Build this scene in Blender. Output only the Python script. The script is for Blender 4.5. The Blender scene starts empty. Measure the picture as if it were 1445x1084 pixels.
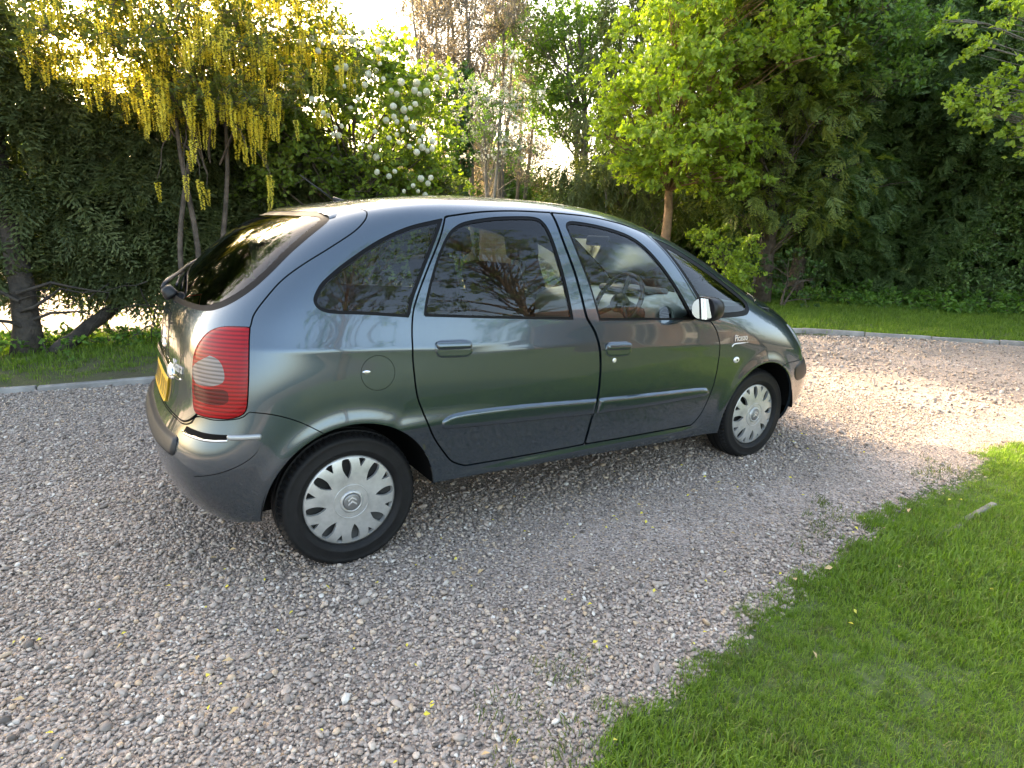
import bpy, bmesh, math
import numpy as np
from mathutils import Vector, Matrix, Euler
R_ = math.radians
rng = np.random.default_rng(7)
sc = bpy.context.scene
COL = sc.collection

# ------------------------------------------------------------------ camera, sky, sun, exposure
CAMP = np.array([-.78, -3.27, 1.468]); YAW, PITCH, ROLL = R_(57.14), R_(-14.01), R_(1.46); FPX, IW, IH = 877.3, 1445., 1084.
def cam_axes():
    cy, sy, cp, sp = math.cos(YAW), math.sin(YAW), math.cos(PITCH), math.sin(PITCH)
    d = np.array([cy*cp, sy*cp, sp]); r = np.array([sy, -cy, 0.]); u = np.cross(r, d)
    c, s = math.cos(ROLL), math.sin(ROLL)
    return c*r+s*u, -s*r+c*u, d
CR, CU, CD = cam_axes()
cam = bpy.data.cameras.new('camera'); cam_ob = bpy.data.objects.new('camera', cam); COL.objects.link(cam_ob)
cam.sensor_fit = 'HORIZONTAL'; cam.sensor_width = 36; cam.lens = FPX/IW*36; cam.clip_start = .05; cam.clip_end = 900
m4 = Matrix.Identity(4)
for i in range(3):
    m4[i][0], m4[i][1], m4[i][2], m4[i][3] = CR[i], CU[i], -CD[i], CAMP[i]
cam_ob.matrix_world = m4; sc.camera = cam_ob
SUN_AZ, SUN_EL = 98.0, 24.0            # azimuth counted from +x towards +y, degrees
w = bpy.data.worlds.new('World'); sc.world = w; w.use_nodes = True
wn = w.node_tree; bg = wn.nodes['Background']
sky = wn.nodes.new('ShaderNodeTexSky'); sky.sky_type = 'NISHITA'; sky.sun_disc = False
sky.sun_elevation = R_(SUN_EL); sky.sun_rotation = R_(90-SUN_AZ); sky.air_density = 1.0; sky.dust_density = 5.0; sky.ozone_density = .6
wn.links.new(sky.outputs[0], bg.inputs[0]); bg.inputs[1].default_value = .15
sl = bpy.data.lights.new('sun', 'SUN'); sl.energy = 2.35; sl.angle = R_(.55); sl.color = (1, .83, .62)
so = bpy.data.objects.new('sun', sl); COL.objects.link(so)
sd = Vector((math.cos(R_(SUN_AZ))*math.cos(R_(SUN_EL)), math.sin(R_(SUN_AZ))*math.cos(R_(SUN_EL)), math.sin(R_(SUN_EL))))
so.rotation_euler = sd.to_track_quat('Z', 'Y').to_euler(); so.location = sd*60
vs = sc.view_settings; vs.view_transform = 'Standard'; vs.look = 'None'; vs.exposure = 3.2; vs.gamma = 1; vs.use_curve_mapping = False
vs.use_white_balance = True; vs.white_balance_temperature = 7450; vs.white_balance_tint = 10     # the phone balanced for the shade
cy_ = sc.cycles; cy_.max_bounces = 8; cy_.diffuse_bounces = 3; cy_.glossy_bounces = 4; cy_.transmission_bounces = 6
cy_.transparent_max_bounces = 16; cy_.caustics_reflective = False; cy_.caustics_refractive = False; cy_.use_denoising = True
cy_.sample_clamp_indirect = 6.0

def pix_dir(px, py):
    d = CR*((px-IW/2)/FPX) - CU*((py-IH/2)/FPX) + CD
    return d/np.linalg.norm(d)
def at_ground(px, py, z=0.):
    d = pix_dir(px, py); return CAMP + d*((z-CAMP[2])/d[2])
def at_dist(px, py, dist):            # point seen at this pixel, this far away over the ground
    d = pix_dir(px, py); return CAMP + d*(dist/math.hypot(d[0], d[1]))

# ------------------------------------------------------------------ materials
MATS = {}
def newmat(name):
    m = bpy.data.materials.new(name); m.use_nodes = True; MATS[name] = m
    return m, m.node_tree.nodes, m.node_tree.links, m.node_tree.nodes['Principled BSDF']
def nd(ns, t, **k):
    n = ns.new(t)
    for a, b in k.items(): setattr(n, a, b)
    return n
def ramp(ns, stops, interp='LINEAR'):
    r = ns.new('ShaderNodeValToRGB'); r.color_ramp.interpolation = interp
    e = r.color_ramp.elements
    while len(e) < len(stops): e.new(.5)
    for k, (p, c) in enumerate(stops): e[k].position = p; e[k].color = (*c, 1)
    return r
def M(name, col, rough=.5, metal=0., var=None, bump=None, coat=0., coat_rough=.03, spec=.5, col2=None):
    """principled colour with an optional noise variation (scale, amount) and noise bump (scale, strength, distance)"""
    m, ns, ln, b = newmat(name)
    b.inputs['Base Color'].default_value = (*col, 1); b.inputs['Roughness'].default_value = rough; b.inputs['Metallic'].default_value = metal
    b.inputs['Coat Weight'].default_value = coat; b.inputs['Coat Roughness'].default_value = coat_rough; b.inputs['Specular IOR Level'].default_value = spec
    tc = nd(ns, 'ShaderNodeTexCoord')
    if var:
        n = nd(ns, 'ShaderNodeTexNoise'); n.inputs['Scale'].default_value = var[0]; n.inputs['Detail'].default_value = 5; n.inputs['Roughness'].default_value = .65
        ln.new(tc.outputs['Object'], n.inputs['Vector'])
        lo = tuple(c*(1-var[1]) for c in col); hi = col2 or tuple(min(1, c*(1+var[1])) for c in col)
        r = ramp(ns, [(.32, lo), (.68, hi)]); ln.new(n.outputs['Fac'], r.inputs[0]); ln.new(r.outputs[0], b.inputs['Base Color'])
    if bump:
        n = nd(ns, 'ShaderNodeTexNoise'); n.inputs['Scale'].default_value = bump[0]; n.inputs['Detail'].default_value = 4
        ln.new(tc.outputs['Object'], n.inputs['Vector'])
        bp = nd(ns, 'ShaderNodeBump'); bp.inputs['Strength'].default_value = bump[1]; bp.inputs['Distance'].default_value = bump[2]
        ln.new(n.outputs['Fac'], bp.inputs['Height']); ln.new(bp.outputs[0], b.inputs['Normal'])
    return m
def leafmat(name, c1, c2, c3, trans=.35, rough=.45, tcol=None, spec=.4):
    """leaf colour differs from leaf to leaf (rnd attribute) and from twig to twig; light passes through"""
    m, ns, ln, b = newmat(name)
    at = nd(ns, 'ShaderNodeAttribute', attribute_name='rnd'); oi = nd(ns, 'ShaderNodeObjectInfo')
    mx = nd(ns, 'ShaderNodeMath', operation='MULTIPLY_ADD'); mx.inputs[1].default_value = .5
    m2 = nd(ns, 'ShaderNodeMath', operation='MULTIPLY'); m2.inputs[1].default_value = .5
    ln.new(at.outputs['Fac'], mx.inputs[0]); ln.new(oi.outputs['Random'], m2.inputs[0]); ln.new(m2.outputs[0], mx.inputs[2])
    r = ramp(ns, [(.1, c1), (.5, c2), (.92, c3)]); ln.new(mx.outputs[0], r.inputs[0]); ln.new(r.outputs[0], b.inputs['Base Color'])
    b.inputs['Roughness'].default_value = rough; b.inputs['Specular IOR Level'].default_value = spec
    t = nd(ns, 'ShaderNodeBsdfTranslucent'); g = nd(ns, 'ShaderNodeMix', data_type='RGBA', blend_type='MULTIPLY'); g.inputs[0].default_value = 1
    ln.new(r.outputs[0], g.inputs[6]); g.inputs[7].default_value = (*(tcol or (1.5, 1.6, .55)), 1); ln.new(g.outputs[2], t.inputs[0])
    ms = nd(ns, 'ShaderNodeMixShader'); ms.inputs[0].default_value = trans
    ln.new(b.outputs[0], ms.inputs[1]); ln.new(t.outputs[0], ms.inputs[2]); ln.new(ms.outputs[0], ns['Material Output'].inputs[0])
    return m
def glassmat(name, tint, ior=1.5, rough=0.):
    m, ns, ln, b = newmat(name)
    ns.remove(b)
    t = nd(ns, 'ShaderNodeBsdfTransparent'); t.inputs[0].default_value = (*tint, 1)
    g = nd(ns, 'ShaderNodeBsdfGlossy'); g.inputs['Roughness'].default_value = rough
    f = nd(ns, 'ShaderNodeFresnel'); f.inputs[0].default_value = ior
    ms = nd(ns, 'ShaderNodeMixShader'); ln.new(f.outputs[0], ms.inputs[0]); ln.new(t.outputs[0], ms.inputs[1]); ln.new(g.outputs[0], ms.inputs[2])
    ln.new(ms.outputs[0], ns['Material Output'].inputs[0])
    return m

# ------------------------------------------------------------------ object and mesh helpers
def tag(o, label=None, cat=None, group=None, kind=None):
    if label: o['label'] = label
    if cat: o['category'] = cat
    if group: o['group'] = group
    if kind: o['kind'] = kind
    return o
def empty(name, loc=(0, 0, 0)):
    o = bpy.data.objects.new(name, None); COL.objects.link(o); o.location = loc; o.empty_display_size = .2
    return o
def link(name, me, parent=None, loc=None):
    o = bpy.data.objects.new(name, me); COL.objects.link(o)
    if parent is not None:
        o.parent = parent
        if parent.parent is None: o.matrix_parent_inverse = Matrix.Translation(-Vector(parent.location))
    if loc is not None: o.location = loc
    return o
def mesh_arrays(name, V, F, mat=None, N=None, smooth=True, attrs=None):
    """V (n,3); F (m,3) or (m,4) array or a list of index lists"""
    me = bpy.data.meshes.new(name)
    V = np.asarray(V, np.float32)
    if isinstance(F, np.ndarray):
        m, k = F.shape
        me.vertices.add(len(V)); me.vertices.foreach_set('co', V.ravel())
        me.loops.add(m*k); me.loops.foreach_set('vertex_index', F.astype(np.int32).ravel())
        me.polygons.add(m); me.polygons.foreach_set('loop_start', np.arange(0, m*k, k, dtype=np.int32))
        me.update(calc_edges=True)
    else:
        me.from_pydata(V.tolist(), [], F)
    if smooth and len(me.polygons): me.polygons.foreach_set('use_smooth', np.ones(len(me.polygons), bool))
    if mat is not None:
        for q in (mat if isinstance(mat, (list, tuple)) else [mat]): me.materials.append(q)
    if attrs:
        for an, av in attrs.items():
            a = me.attributes.new(an, 'FLOAT', 'FACE'); a.data.foreach_set('value', np.asarray(av, np.float32))
    me.validate(); me.update()
    if N is not None: me.normals_split_custom_set_from_vertices(np.asarray(N, float).tolist())
    return me
class MB:
    """collects vertices and faces for one mesh object"""
    def __init__(s): s.v = []; s.f = []; s.n = 0
    def add(s, V, F):
        V = np.asarray(V, float); s.v.append(V)
        s.f += [[int(i)+s.n for i in f] for f in F]; s.n += len(V); return s
    def box(s, c, d, rot=None, taper=1.):
        x, y, z = np.array(d)/2.
        V = np.array([(-x, -y, -z), (x, -y, -z), (x, y, -z), (-x, y, -z), (-x*taper, -y*taper, z), (x*taper, -y*taper, z), (x*taper, y*taper, z), (-x*taper, y*taper, z)])
        if rot is not None: V = V@np.array(Euler(rot).to_matrix()).T
        return s.add(V+np.array(c), [(0, 3, 2, 1), (4, 5, 6, 7), (0, 1, 5, 4), (1, 2, 6, 5), (2, 3, 7, 6), (3, 0, 4, 7)])
    def tube(s, P, r, k=6, caps=True):
        P = np.asarray(P, float); r = np.broadcast_to(np.asarray(r, float), (len(P),))
        t = np.gradient(P, axis=0); t /= np.linalg.norm(t, axis=1)[:, None]+1e-9
        ref = np.array([0, 0, 1.]) if abs(t[:, 2]).mean() < .8 else np.array([1., 0, 0])
        a = np.cross(t, ref); a /= np.linalg.norm(a, axis=1)[:, None]+1e-9; b = np.cross(t, a)
        th = np.linspace(0, 2*np.pi, k, endpoint=False)
        V = P[:, None]+r[:, None, None]*(np.cos(th)[None, :, None]*a[:, None]+np.sin(th)[None, :, None]*b[:, None])
        F = [(i*k+j, i*k+(j+1) % k, (i+1)*k+(j+1) % k, (i+1)*k+j) for i in range(len(P)-1) for j in range(k)]
        if caps: F += [tuple(range(k))[::-1], tuple((len(P)-1)*k+j for j in range(k))]
        return s.add(V.reshape(-1, 3), F)
    def lathe(s, prof, k=48, axis='y', c=(0, 0, 0)):
        prof = np.asarray(prof, float)      # (radius, along axis)
        th = np.linspace(0, 2*np.pi, k, endpoint=False); n = len(prof)
        V = np.stack([np.outer(np.cos(th), prof[:, 0]), np.broadcast_to(prof[:, 1], (k, n)), np.outer(np.sin(th), prof[:, 0])], -1)
        if axis == 'z': V = V[..., [0, 2, 1]]
        if axis == 'x': V = V[..., [1, 0, 2]]
        F = [(i*n+j, ((i+1) % k)*n+j, ((i+1) % k)*n+j+1, i*n+j+1) for i in range(k) for j in range(n-1)]
        return s.add(V.reshape(-1, 3)+np.array(c), F)
    def mesh(s, name, mat, smooth=False):
        return mesh_arrays(name, np.concatenate(s.v), s.f, mat, smooth=smooth)
    def obj(s, name, mat, parent=None, smooth=False, bevel=0., seg=2):
        o = link(name, s.mesh(name, mat, smooth), parent)
        if bevel: add_bevel(o, bevel, seg)
        return o
def add_bevel(o, width, seg=2, ang=35):
    b = o.modifiers.new('bevel', 'BEVEL'); b.width = width; b.segments = seg; b.limit_method = 'ANGLE'; b.angle_limit = R_(ang); b.harden_normals = False
    o.data.polygons.foreach_set('use_smooth', np.ones(len(o.data.polygons), bool))
    return o
def catmull(P, n=8, closed=False):
    P = np.asarray(P, float)
    if len(P) < 3: return P
    Q = np.vstack([P[-1], P, P[0], P[1]]) if closed else np.vstack([2*P[0]-P[1], P, 2*P[-1]-P[-2]])
    out = []
    for i in range(1, len(Q)-2):
        t = np.linspace(0, 1, n, endpoint=False)[:, None]
        out.append(.5*((2*Q[i])+(-Q[i-1]+Q[i+1])*t+(2*Q[i-1]-5*Q[i]+4*Q[i+1]-Q[i+2])*t**2+(-Q[i-1]+3*Q[i]-3*Q[i+1]+Q[i+2])*t**3))
    if not closed: out.append(P[-1:])
    return np.concatenate(out)
def poly(*curves):
    """closed outline from open curves, each smooth; the joints stay sharp"""
    out = []
    for c in curves:
        q = catmull(c); out.append(q[:-1] if len(c) > 1 else q)
    return np.concatenate(out)
def sdf(P, poly_):
    """signed distance to a polygon, negative inside; P (...,2)"""
    P = np.asarray(P, float); sh = P.shape[:-1]; P = P.reshape(-1, 2)
    A = np.asarray(poly_, float); B = np.roll(A, -1, 0)
    d = np.full(len(P), 1e9); ins = np.zeros(len(P), bool)
    for a, b in zip(A, B):
        e = b-a; L = e@e
        if L < 1e-14: continue
        t = np.clip(((P-a)@e)/L, 0, 1); q = P-a-t[:, None]*e; d = np.minimum(d, (q**2).sum(1))
        c = (a[1] > P[:, 1]) != (b[1] > P[:, 1])
        if c.any():
            xi = a[0]+(P[:, 1]-a[1])*(b[0]-a[0])/(b[1]-a[1] if b[1] != a[1] else 1e-12); ins ^= c & (P[:, 0] < xi)
    d = np.sqrt(d); return np.where(ins, -d, d).reshape(sh)
def vnoise(P, seed=0):
    """cheap smooth 2-d/3-d value noise from summed sines, about -1..1"""
    r = np.random.default_rng(seed); P = np.asarray(P, float); o = 0
    for k in range(7):
        d = r.normal(size=P.shape[-1]); d /= np.linalg.norm(d); o = o+np.sin((P@d)*r.uniform(.6, 1.8)+r.uniform(0, 6.28))
    return o/3.2

# instancing of leaves, grass and stones: a point mesh that carries rot / scl / idx
def scatter_group(coll):
    g = bpy.data.node_groups.new('scatter_'+coll.name, 'GeometryNodeTree')
    g.interface.new_socket('Geometry', in_out='INPUT', socket_type='NodeSocketGeometry'); g.interface.new_socket('Geometry', in_out='OUTPUT', socket_type='NodeSocketGeometry')
    n = g.nodes; l = g.links
    gi = n.new('NodeGroupInput'); go = n.new('NodeGroupOutput'); ip = n.new('GeometryNodeInstanceOnPoints')
    ci = n.new('GeometryNodeCollectionInfo'); ci.inputs['Collection'].default_value = coll; ci.inputs['Separate Children'].default_value = True; ci.inputs['Reset Children'].default_value = True
    def na(nm, ty):
        a = n.new('GeometryNodeInputNamedAttribute'); a.data_type = ty; a.inputs['Name'].default_value = nm; return a
    r = na('rot', 'FLOAT_VECTOR'); s = na('scl', 'FLOAT_VECTOR'); ix = na('idx', 'INT')
    er = n.new('FunctionNodeEulerToRotation')
    l.new(gi.outputs[0], ip.inputs['Points']); l.new(ci.outputs[0], ip.inputs['Instance']); ip.inputs['Pick Instance'].default_value = True
    l.new(r.outputs[0], er.inputs[0]); l.new(er.outputs[0], ip.inputs['Rotation']); l.new(s.outputs[0], ip.inputs['Scale']); l.new(ix.outputs[0], ip.inputs['Instance Index'])
    l.new(ip.outputs[0], go.inputs[0])
    return g
GROUPS = {}
def twig_set(name, meshes):
    c = bpy.data.collections.new(name)
    for k, me in enumerate(meshes):
        c.objects.link(bpy.data.objects.new('%s_%d' % (name, k), me))
    GROUPS[name] = (scatter_group(c), len(meshes)); return name
def scatter(name, tset, P, rot, scl, parent=None, r=None):
    r = r or rng
    P = np.asarray(P, np.float32); n = len(P)
    me = bpy.data.meshes.new(name); me.vertices.add(n); me.vertices.foreach_set('co', P.ravel())
    scl = np.asarray(scl, np.float32)
    if scl.ndim == 1: scl = np.repeat(scl[:, None], 3, 1)
    for nm, ty, key, v in (('rot', 'FLOAT_VECTOR', 'vector', rot), ('scl', 'FLOAT_VECTOR', 'vector', scl)):
        a = me.attributes.new(nm, ty, 'POINT'); a.data.foreach_set(key, np.ascontiguousarray(v, np.float32).ravel())
    a = me.attributes.new('idx', 'INT', 'POINT'); a.data.foreach_set('value', r.integers(0, GROUPS[tset][1], n).astype(np.int32))
    o = link(name, me, parent); md = o.modifiers.new('scatter', 'NODES'); md.node_group = GROUPS[tset][0]
    o['kind'] = 'stuff'
    return o
# ------------------------------------------------------------------ ground
KERB = catmull(np.array([(-14, 4.6), (-9, 4.0), (-5, 3.62), (-1.68, 3.36), (-.64, 3.26), (1.2, 3.22), (3.2, 3.30), (5.0, 3.45), (6.6, 3.22), (8.23, 2.40), (9.39, 1.20), (10.34, .23), (12.2, -1.9), (15, -5.2)]), 12)
LAWN = np.array([(-3.4, -14.), (-2.2, -6.5), (-1.1, -4.2), (-.45, -2.95), (-.02, -2.30), (.36, -2.07), (.75, -2.03), (1.20, -1.93), (1.88, -1.83), (2.73, -1.74), (3.67, -1.69), (4.59, -1.63), (6.2, -1.85), (8.0, -3.0), (10., -5.6), (12.5, -9.5)])
LAWNC = catmull(LAWN, 10)
LAWNP = np.vstack([LAWNC, [(30, -14), (30, -60), (-3.4, -60)]])
DRIVEP = np.vstack([KERB, [(17, -8), (12.5, -30), (-14, -30)]])
def lawn_d(P): return sdf(P, LAWNP)               # negative on the near lawn
def drive_d(P): return sdf(P, DRIVEP)             # negative on the gravel side of the kerb

def gravel_material(name, sheet):
    m, ns, ln, b = newmat(name)
    tc = nd(ns, 'ShaderNodeTexCoord'); b.inputs['Roughness'].default_value = .72; b.inputs['Specular IOR Level'].default_value = .35
    pal = [(0., (.10, .086, .076)), (.10, (.22, .190, .168)), (.28, (.305, .260, .226)), (.46, (.365, .315, .278)), (.62, (.42, .345, .285)), (.75, (.25, .200, .166)), (.85, (.46, .415, .37)), (.94, (.45, .335, .225)), (.985, (.56, .53, .48))]
    if sheet:
        v = nd(ns, 'ShaderNodeTexVoronoi'); v.inputs['Scale'].default_value = 105; v.inputs['Randomness'].default_value = 1
        ln.new(tc.outputs['Object'], v.inputs['Vector'])
        sp = nd(ns, 'ShaderNodeSeparateColor'); ln.new(v.outputs['Color'], sp.inputs[0]); r = ramp(ns, pal, 'CONSTANT'); ln.new(sp.outputs[0], r.inputs[0])
        n = nd(ns, 'ShaderNodeTexNoise'); n.inputs['Scale'].default_value = 1.1; n.inputs['Detail'].default_value = 6; ln.new(tc.outputs['Object'], n.inputs['Vector'])
        rr = ramp(ns, [(.35, (.74, .71, .68)), (.65, (1.06, 1.02, 1.0))]); ln.new(n.outputs['Fac'], rr.inputs[0])
        g = nd(ns, 'ShaderNodeMix', data_type='RGBA', blend_type='MULTIPLY'); g.inputs[0].default_value = 1; ln.new(r.outputs[0], g.inputs[6]); ln.new(rr.outputs[0], g.inputs[7])
        ln.new(g.outputs[2], b.inputs['Base Color'])
        bp = nd(ns, 'ShaderNodeBump', invert=True); bp.inputs['Strength'].default_value = 1; bp.inputs['Distance'].default_value = .006
        ln.new(v.outputs['Distance'], bp.inputs['Height']); ln.new(bp.outputs[0], b.inputs['Normal'])
    else:
        oi = nd(ns, 'ShaderNodeObjectInfo'); r = ramp(ns, pal, 'LINEAR'); ln.new(oi.outputs['Random'], r.inputs[0])
        n = nd(ns, 'ShaderNodeTexNoise'); n.inputs['Scale'].default_value = 2.4; n.inputs['Detail'].default_value = 5; ln.new(tc.outputs['Object'], n.inputs['Vector'])
        rr = ramp(ns, [(.3, (.72, .70, .68)), (.7, (1.1, 1.08, 1.06))]); ln.new(n.outputs['Fac'], rr.inputs[0])
        g = nd(ns, 'ShaderNodeMix', data_type='RGBA', blend_type='MULTIPLY'); g.inputs[0].default_value = 1; ln.new(r.outputs[0], g.inputs[6]); ln.new(rr.outputs[0], g.inputs[7])
        ln.new(g.outputs[2], b.inputs['Base Color'])
    return m
def soil_material(name, a, b_, c, scale=1.4):
    m, ns, ln, b = newmat(name); tc = nd(ns, 'ShaderNodeTexCoord'); b.inputs['Roughness'].default_value = .9
    n = nd(ns, 'ShaderNodeTexNoise'); n.inputs['Scale'].default_value = scale; n.inputs['Detail'].default_value = 9; n.inputs['Roughness'].default_value = .7
    ln.new(tc.outputs['Object'], n.inputs['Vector']); r = ramp(ns, [(.3, a), (.5, b_), (.7, c)]); ln.new(n.outputs['Fac'], r.inputs[0]); ln.new(r.outputs[0], b.inputs['Base Color'])
    n2 = nd(ns, 'ShaderNodeTexNoise'); n2.inputs['Scale'].default_value = 45; n2.inputs['Detail'].default_value = 5; ln.new(tc.outputs['Object'], n2.inputs['Vector'])
    bp = nd(ns, 'ShaderNodeBump'); bp.inputs['Strength'].default_value = .8; bp.inputs['Distance'].default_value = .03; ln.new(n2.outputs['Fac'], bp.inputs['Height']); ln.new(bp.outputs[0], b.inputs['Normal'])
    return m
GRAVEL_S = gravel_material('gravel_sheet', True); GRAVEL = gravel_material('gravel_stone', False)
SOIL = soil_material('woodland_soil', (.045, .034, .022), (.075, .058, .036), (.05, .06, .022))
TURF = soil_material('turf_base', (.04, .06, .016), (.055, .085, .02), (.07, .10, .026), 9.)
TRACK = soil_material('sandy_track', (.24, .18, .13), (.31, .24, .18), (.27, .22, .15), .6)
CONC = M('edging_concrete', (.23, .22, .205), .85, var=(5, .35), bump=(60, .5, .004))
BARK = M('bark', (.085, .066, .05), .9, var=(9, .5), bump=(26, 1., .02))
BARKD = M('bark_dark', (.042, .034, .026), .9, var=(9, .5), bump=(26, 1., .02))
BARKL = M('bark_painted_sunlit', (.24, .145, .085), .85, var=(7, .4), bump=(22, 1., .02))  # warm orange bark, the sunlit look put into its colour
BARKG = M('bark_grey', (.17, .155, .13), .85, var=(8, .4), bump=(24, .8, .012))
def grid_sheet(name, x0, x1, y0, y1, step, keep, zf, mat):
    xs = np.arange(x0, x1+1e-6, step); ys = np.arange(y0, y1+1e-6, step)
    X, Y = np.meshgrid(xs, ys); P = np.stack([X, Y], -1).reshape(-1, 2); nx = len(xs)
    i = np.arange((len(xs)-1)*(len(ys)-1)); a = i//(nx-1)*nx+i % (nx-1)
    F = np.stack([a, a+1, a+nx+1, a+nx], 1)
    k = keep(P) if keep is not None else np.ones(len(P), bool)
    F = F[k[F].any(1)]
    used = np.unique(F); mp = -np.ones(len(P), int); mp[used] = np.arange(len(used))
    V = np.column_stack([P[used], zf(P[used])])
    return tag(link(name, mesh_arrays(name, V, mp[F], mat)), kind='structure')
g = MB(); g.add([(-260, -260, -.02), (260, -260, -.02), (260, 260, -.02), (-260, 260, -.02)], [(0, 1, 2, 3)])
tag(g.obj('ground', SOIL), kind='structure')
grid_sheet('driveway', -15, 18, -16, 5, .25, lambda P: drive_d(P) < .2, lambda P: .004+.012*vnoise(P*1.6, 3)*(np.abs(P[:, 1]) < 9)-.008, GRAVEL_S)
def lawn_z(P):
    d = -lawn_d(P); return -.012+.055*np.clip((d-.02)/.4, 0, 1)+.012*vnoise(P*2.1, 5)*np.clip((d-.1)/.4, 0, 1)
grid_sheet('lawn', -4, 14, -16, -1.2, .12, lambda P: lawn_d(P) < .12, lawn_z, TURF)
def verge_d(P): return drive_d(P)                 # positive beyond the kerb
def verge_z(P):
    d = verge_d(P); return np.where(d < .03, -.03, .02+.05*np.clip((d-.05)/1.2, 0, 1)+.02*vnoise(P*1.3, 9)*np.clip(d, 0, 1))
VERGE = soil_material('verge_soil', (.06, .048, .03), (.085, .085, .035), (.05, .065, .02), 2.)
grid_sheet('verge', -15, 24, -7, 16, .25, lambda P: (verge_d(P) > -.1) & ((P[:, 0] > 3) | (P[:, 1] < 5.9)), verge_z, VERGE)
g = MB(); g.add([(-40, 5.75, .045), (3.0, 5.75, .045), (3.6, 8.5, .06), (3.2, 30, .1), (-40, 30, .1)], [(0, 1, 2, 3, 4)])
tag(g.obj('sandy_path', TRACK), kind='structure')

# edging stones: each a piece of the kerb
kerb = tag(empty('kerb_edging', (0, 0, 0)), kind='structure')
seg = np.cumsum(np.r_[0, np.linalg.norm(np.diff(KERB, axis=0), axis=1)])
sb = MB(); sb.box((0, 0, 0), (.885, .075, .12)); kme = [sb.mesh('edging_stone', CONC)]
sb = MB(); sb.box((0, 0, 0), (.885, .055, .11)); kme.append(sb.mesh('edging_stone', CONC))
for s in np.arange(5, seg[-1]-1, .9):
    p = np.array([np.interp(s, seg, KERB[:, k]) for k in (0, 1)]); q = np.array([np.interp(s+.5, seg, KERB[:, k]) for k in (0, 1)])
    o = link('edging_stone', kme[int(p[0] > 5)], kerb); e = q-p
    o.location = (p[0], p[1], .0+rng.uniform(-.012, .012)+(.008 if p[0] > 5 else .0)); o.rotation_euler = (rng.normal(0, .05), rng.normal(0, .008), math.atan2(e[1], e[0])+rng.normal(0, .012))
    add_bevel(o, .008, 2)
# short length of edging showing in the lawn
ed = tag(empty('lawn_edging', (2.85, -2.04, 0)), kind='structure')
for k, (x, y, a) in enumerate([(2.62, -2.06, .05), (3.07, -2.03, .03)]):
    sb = MB(); sb.box((0, 0, 0), (.40, .035, .1)); o = link('edging_stone', sb.mesh('edging_stone', BARKG), ed); o.location = (x, y, -.003); o.rotation_euler = (0, 0, a); add_bevel(o, .01)

# gravel stones
def pebble(seed):
    r = np.random.default_rng(seed); bm = bmesh.new(); bmesh.ops.create_icosphere(bm, subdivisions=2 if seed < 3 else 1, radius=.5)
    for v in bm.verts:
        d = Vector(v.co).normalized(); k = 1+.16*float(vnoise(np.array(d)*2.6+seed*7, seed))
        v.co = Vector((d.x*r.uniform(.99, 1.01), d.y*.78, d.z*.55))*.5*k
    me = bpy.data.meshes.new('pebble'); bm.to_mesh(me); bm.free(); me.materials.append(GRAVEL)
    me.polygons.foreach_set('use_smooth', np.ones(len(me.polygons), bool)); return me
twig_set('pebbles', [pebble(k) for k in range(6)])
def in_view(P, margin=.30):
    """ground points the photograph, or one taken a step aside, could see"""
    D = np.column_stack([P, np.zeros(len(P))])-CAMP; z = D@CD
    u = (D@CR)/np.maximum(z, .05)*FPX/(IW/2); v = (D@CU)/np.maximum(z, .05)*FPX/(IH/2)
    return (z > .1) & (np.abs(u) < 1+margin) & (np.abs(v) < 1+margin)
def rand_box(x0, x1, y0, y1, dens):
    n = int((x1-x0)*(y1-y0)*dens); return np.column_stack([rng.uniform(x0, x1, n), rng.uniform(y0, y1, n)])
pts = []; sc_ = []
for x0, x1, y0, y1, dens, size in ((-4, 5.2, -3.4, 3.3, 6600, .0098), (-4, 5.2, -3.4, 3.3, 520, .0150), (5.2, 12, -4, 3.4, 1100, .018), (-10, -4, -3, 5, 700, .020)):
    P = rand_box(x0, x1, y0, y1, dens); d = np.hypot(P[:, 0]-CAMP[0], P[:, 1]-CAMP[1])
    keep = in_view(P) & (drive_d(P) < -.03) & (rng.random(len(P)) < np.clip(1.25-d/9., .28, 1))
    ld = lawn_d(P); keep &= rng.random(len(P)) < np.clip((ld+.20+.08*vnoise(P*5, 2))/.14, 0, 1)
    under = (P[:, 0] > -.4) & (P[:, 0] < 3.3) & (P[:, 1] > -.35); keep &= ~under | (rng.random(len(P)) < .25)
    worn = lambda Q: np.clip(np.exp(-((Q[:, 1]+1.12+.06*Q[:, 0]+.10*vnoise(Q*1.3, 14))/.34)**2)*np.clip((Q[:, 0]-.2)/.7, 0, 1)+.55*np.exp(-((Q[:, 1]+.1)/.9)**2)*np.clip((Q[:, 0]-3.4)/.8, 0, 1), 0, 1)   # driven-over band of crushed fines
    keep &= rng.random(len(P)) > .72*worn(P)
    P = P[keep]; d = d[keep]; pts.append(P)
    track = 1.6*worn(P)+.5*np.clip(vnoise(P*1.1, 15), 0, 1)
    sc_.append(size*(1+.045*np.clip(d-2, 0, 8))*rng.lognormal(0, .30, len(P))*(1-.22*track))
P = np.concatenate(pts); S = np.concatenate(sc_); n = len(P)
rot = np.column_stack([rng.normal(0, .35, n), rng.normal(0, .35, n), rng.uniform(0, 6.28, n)])
zz = .012*vnoise(P*1.6, 3)-.004+.18*S+rng.uniform(0, .3, n)*S
gr = scatter('gravel', 'pebbles', np.column_stack([P, zz]), rot, np.column_stack([S*rng.uniform(.8, 1.35, n), S*rng.uniform(.8, 1.2, n), S*rng.uniform(.7, 1.2, n)])*1.25)
tag(gr, 'loose grey and brown pebble gravel covering the driveway', 'gravel', kind='stuff')

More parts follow.
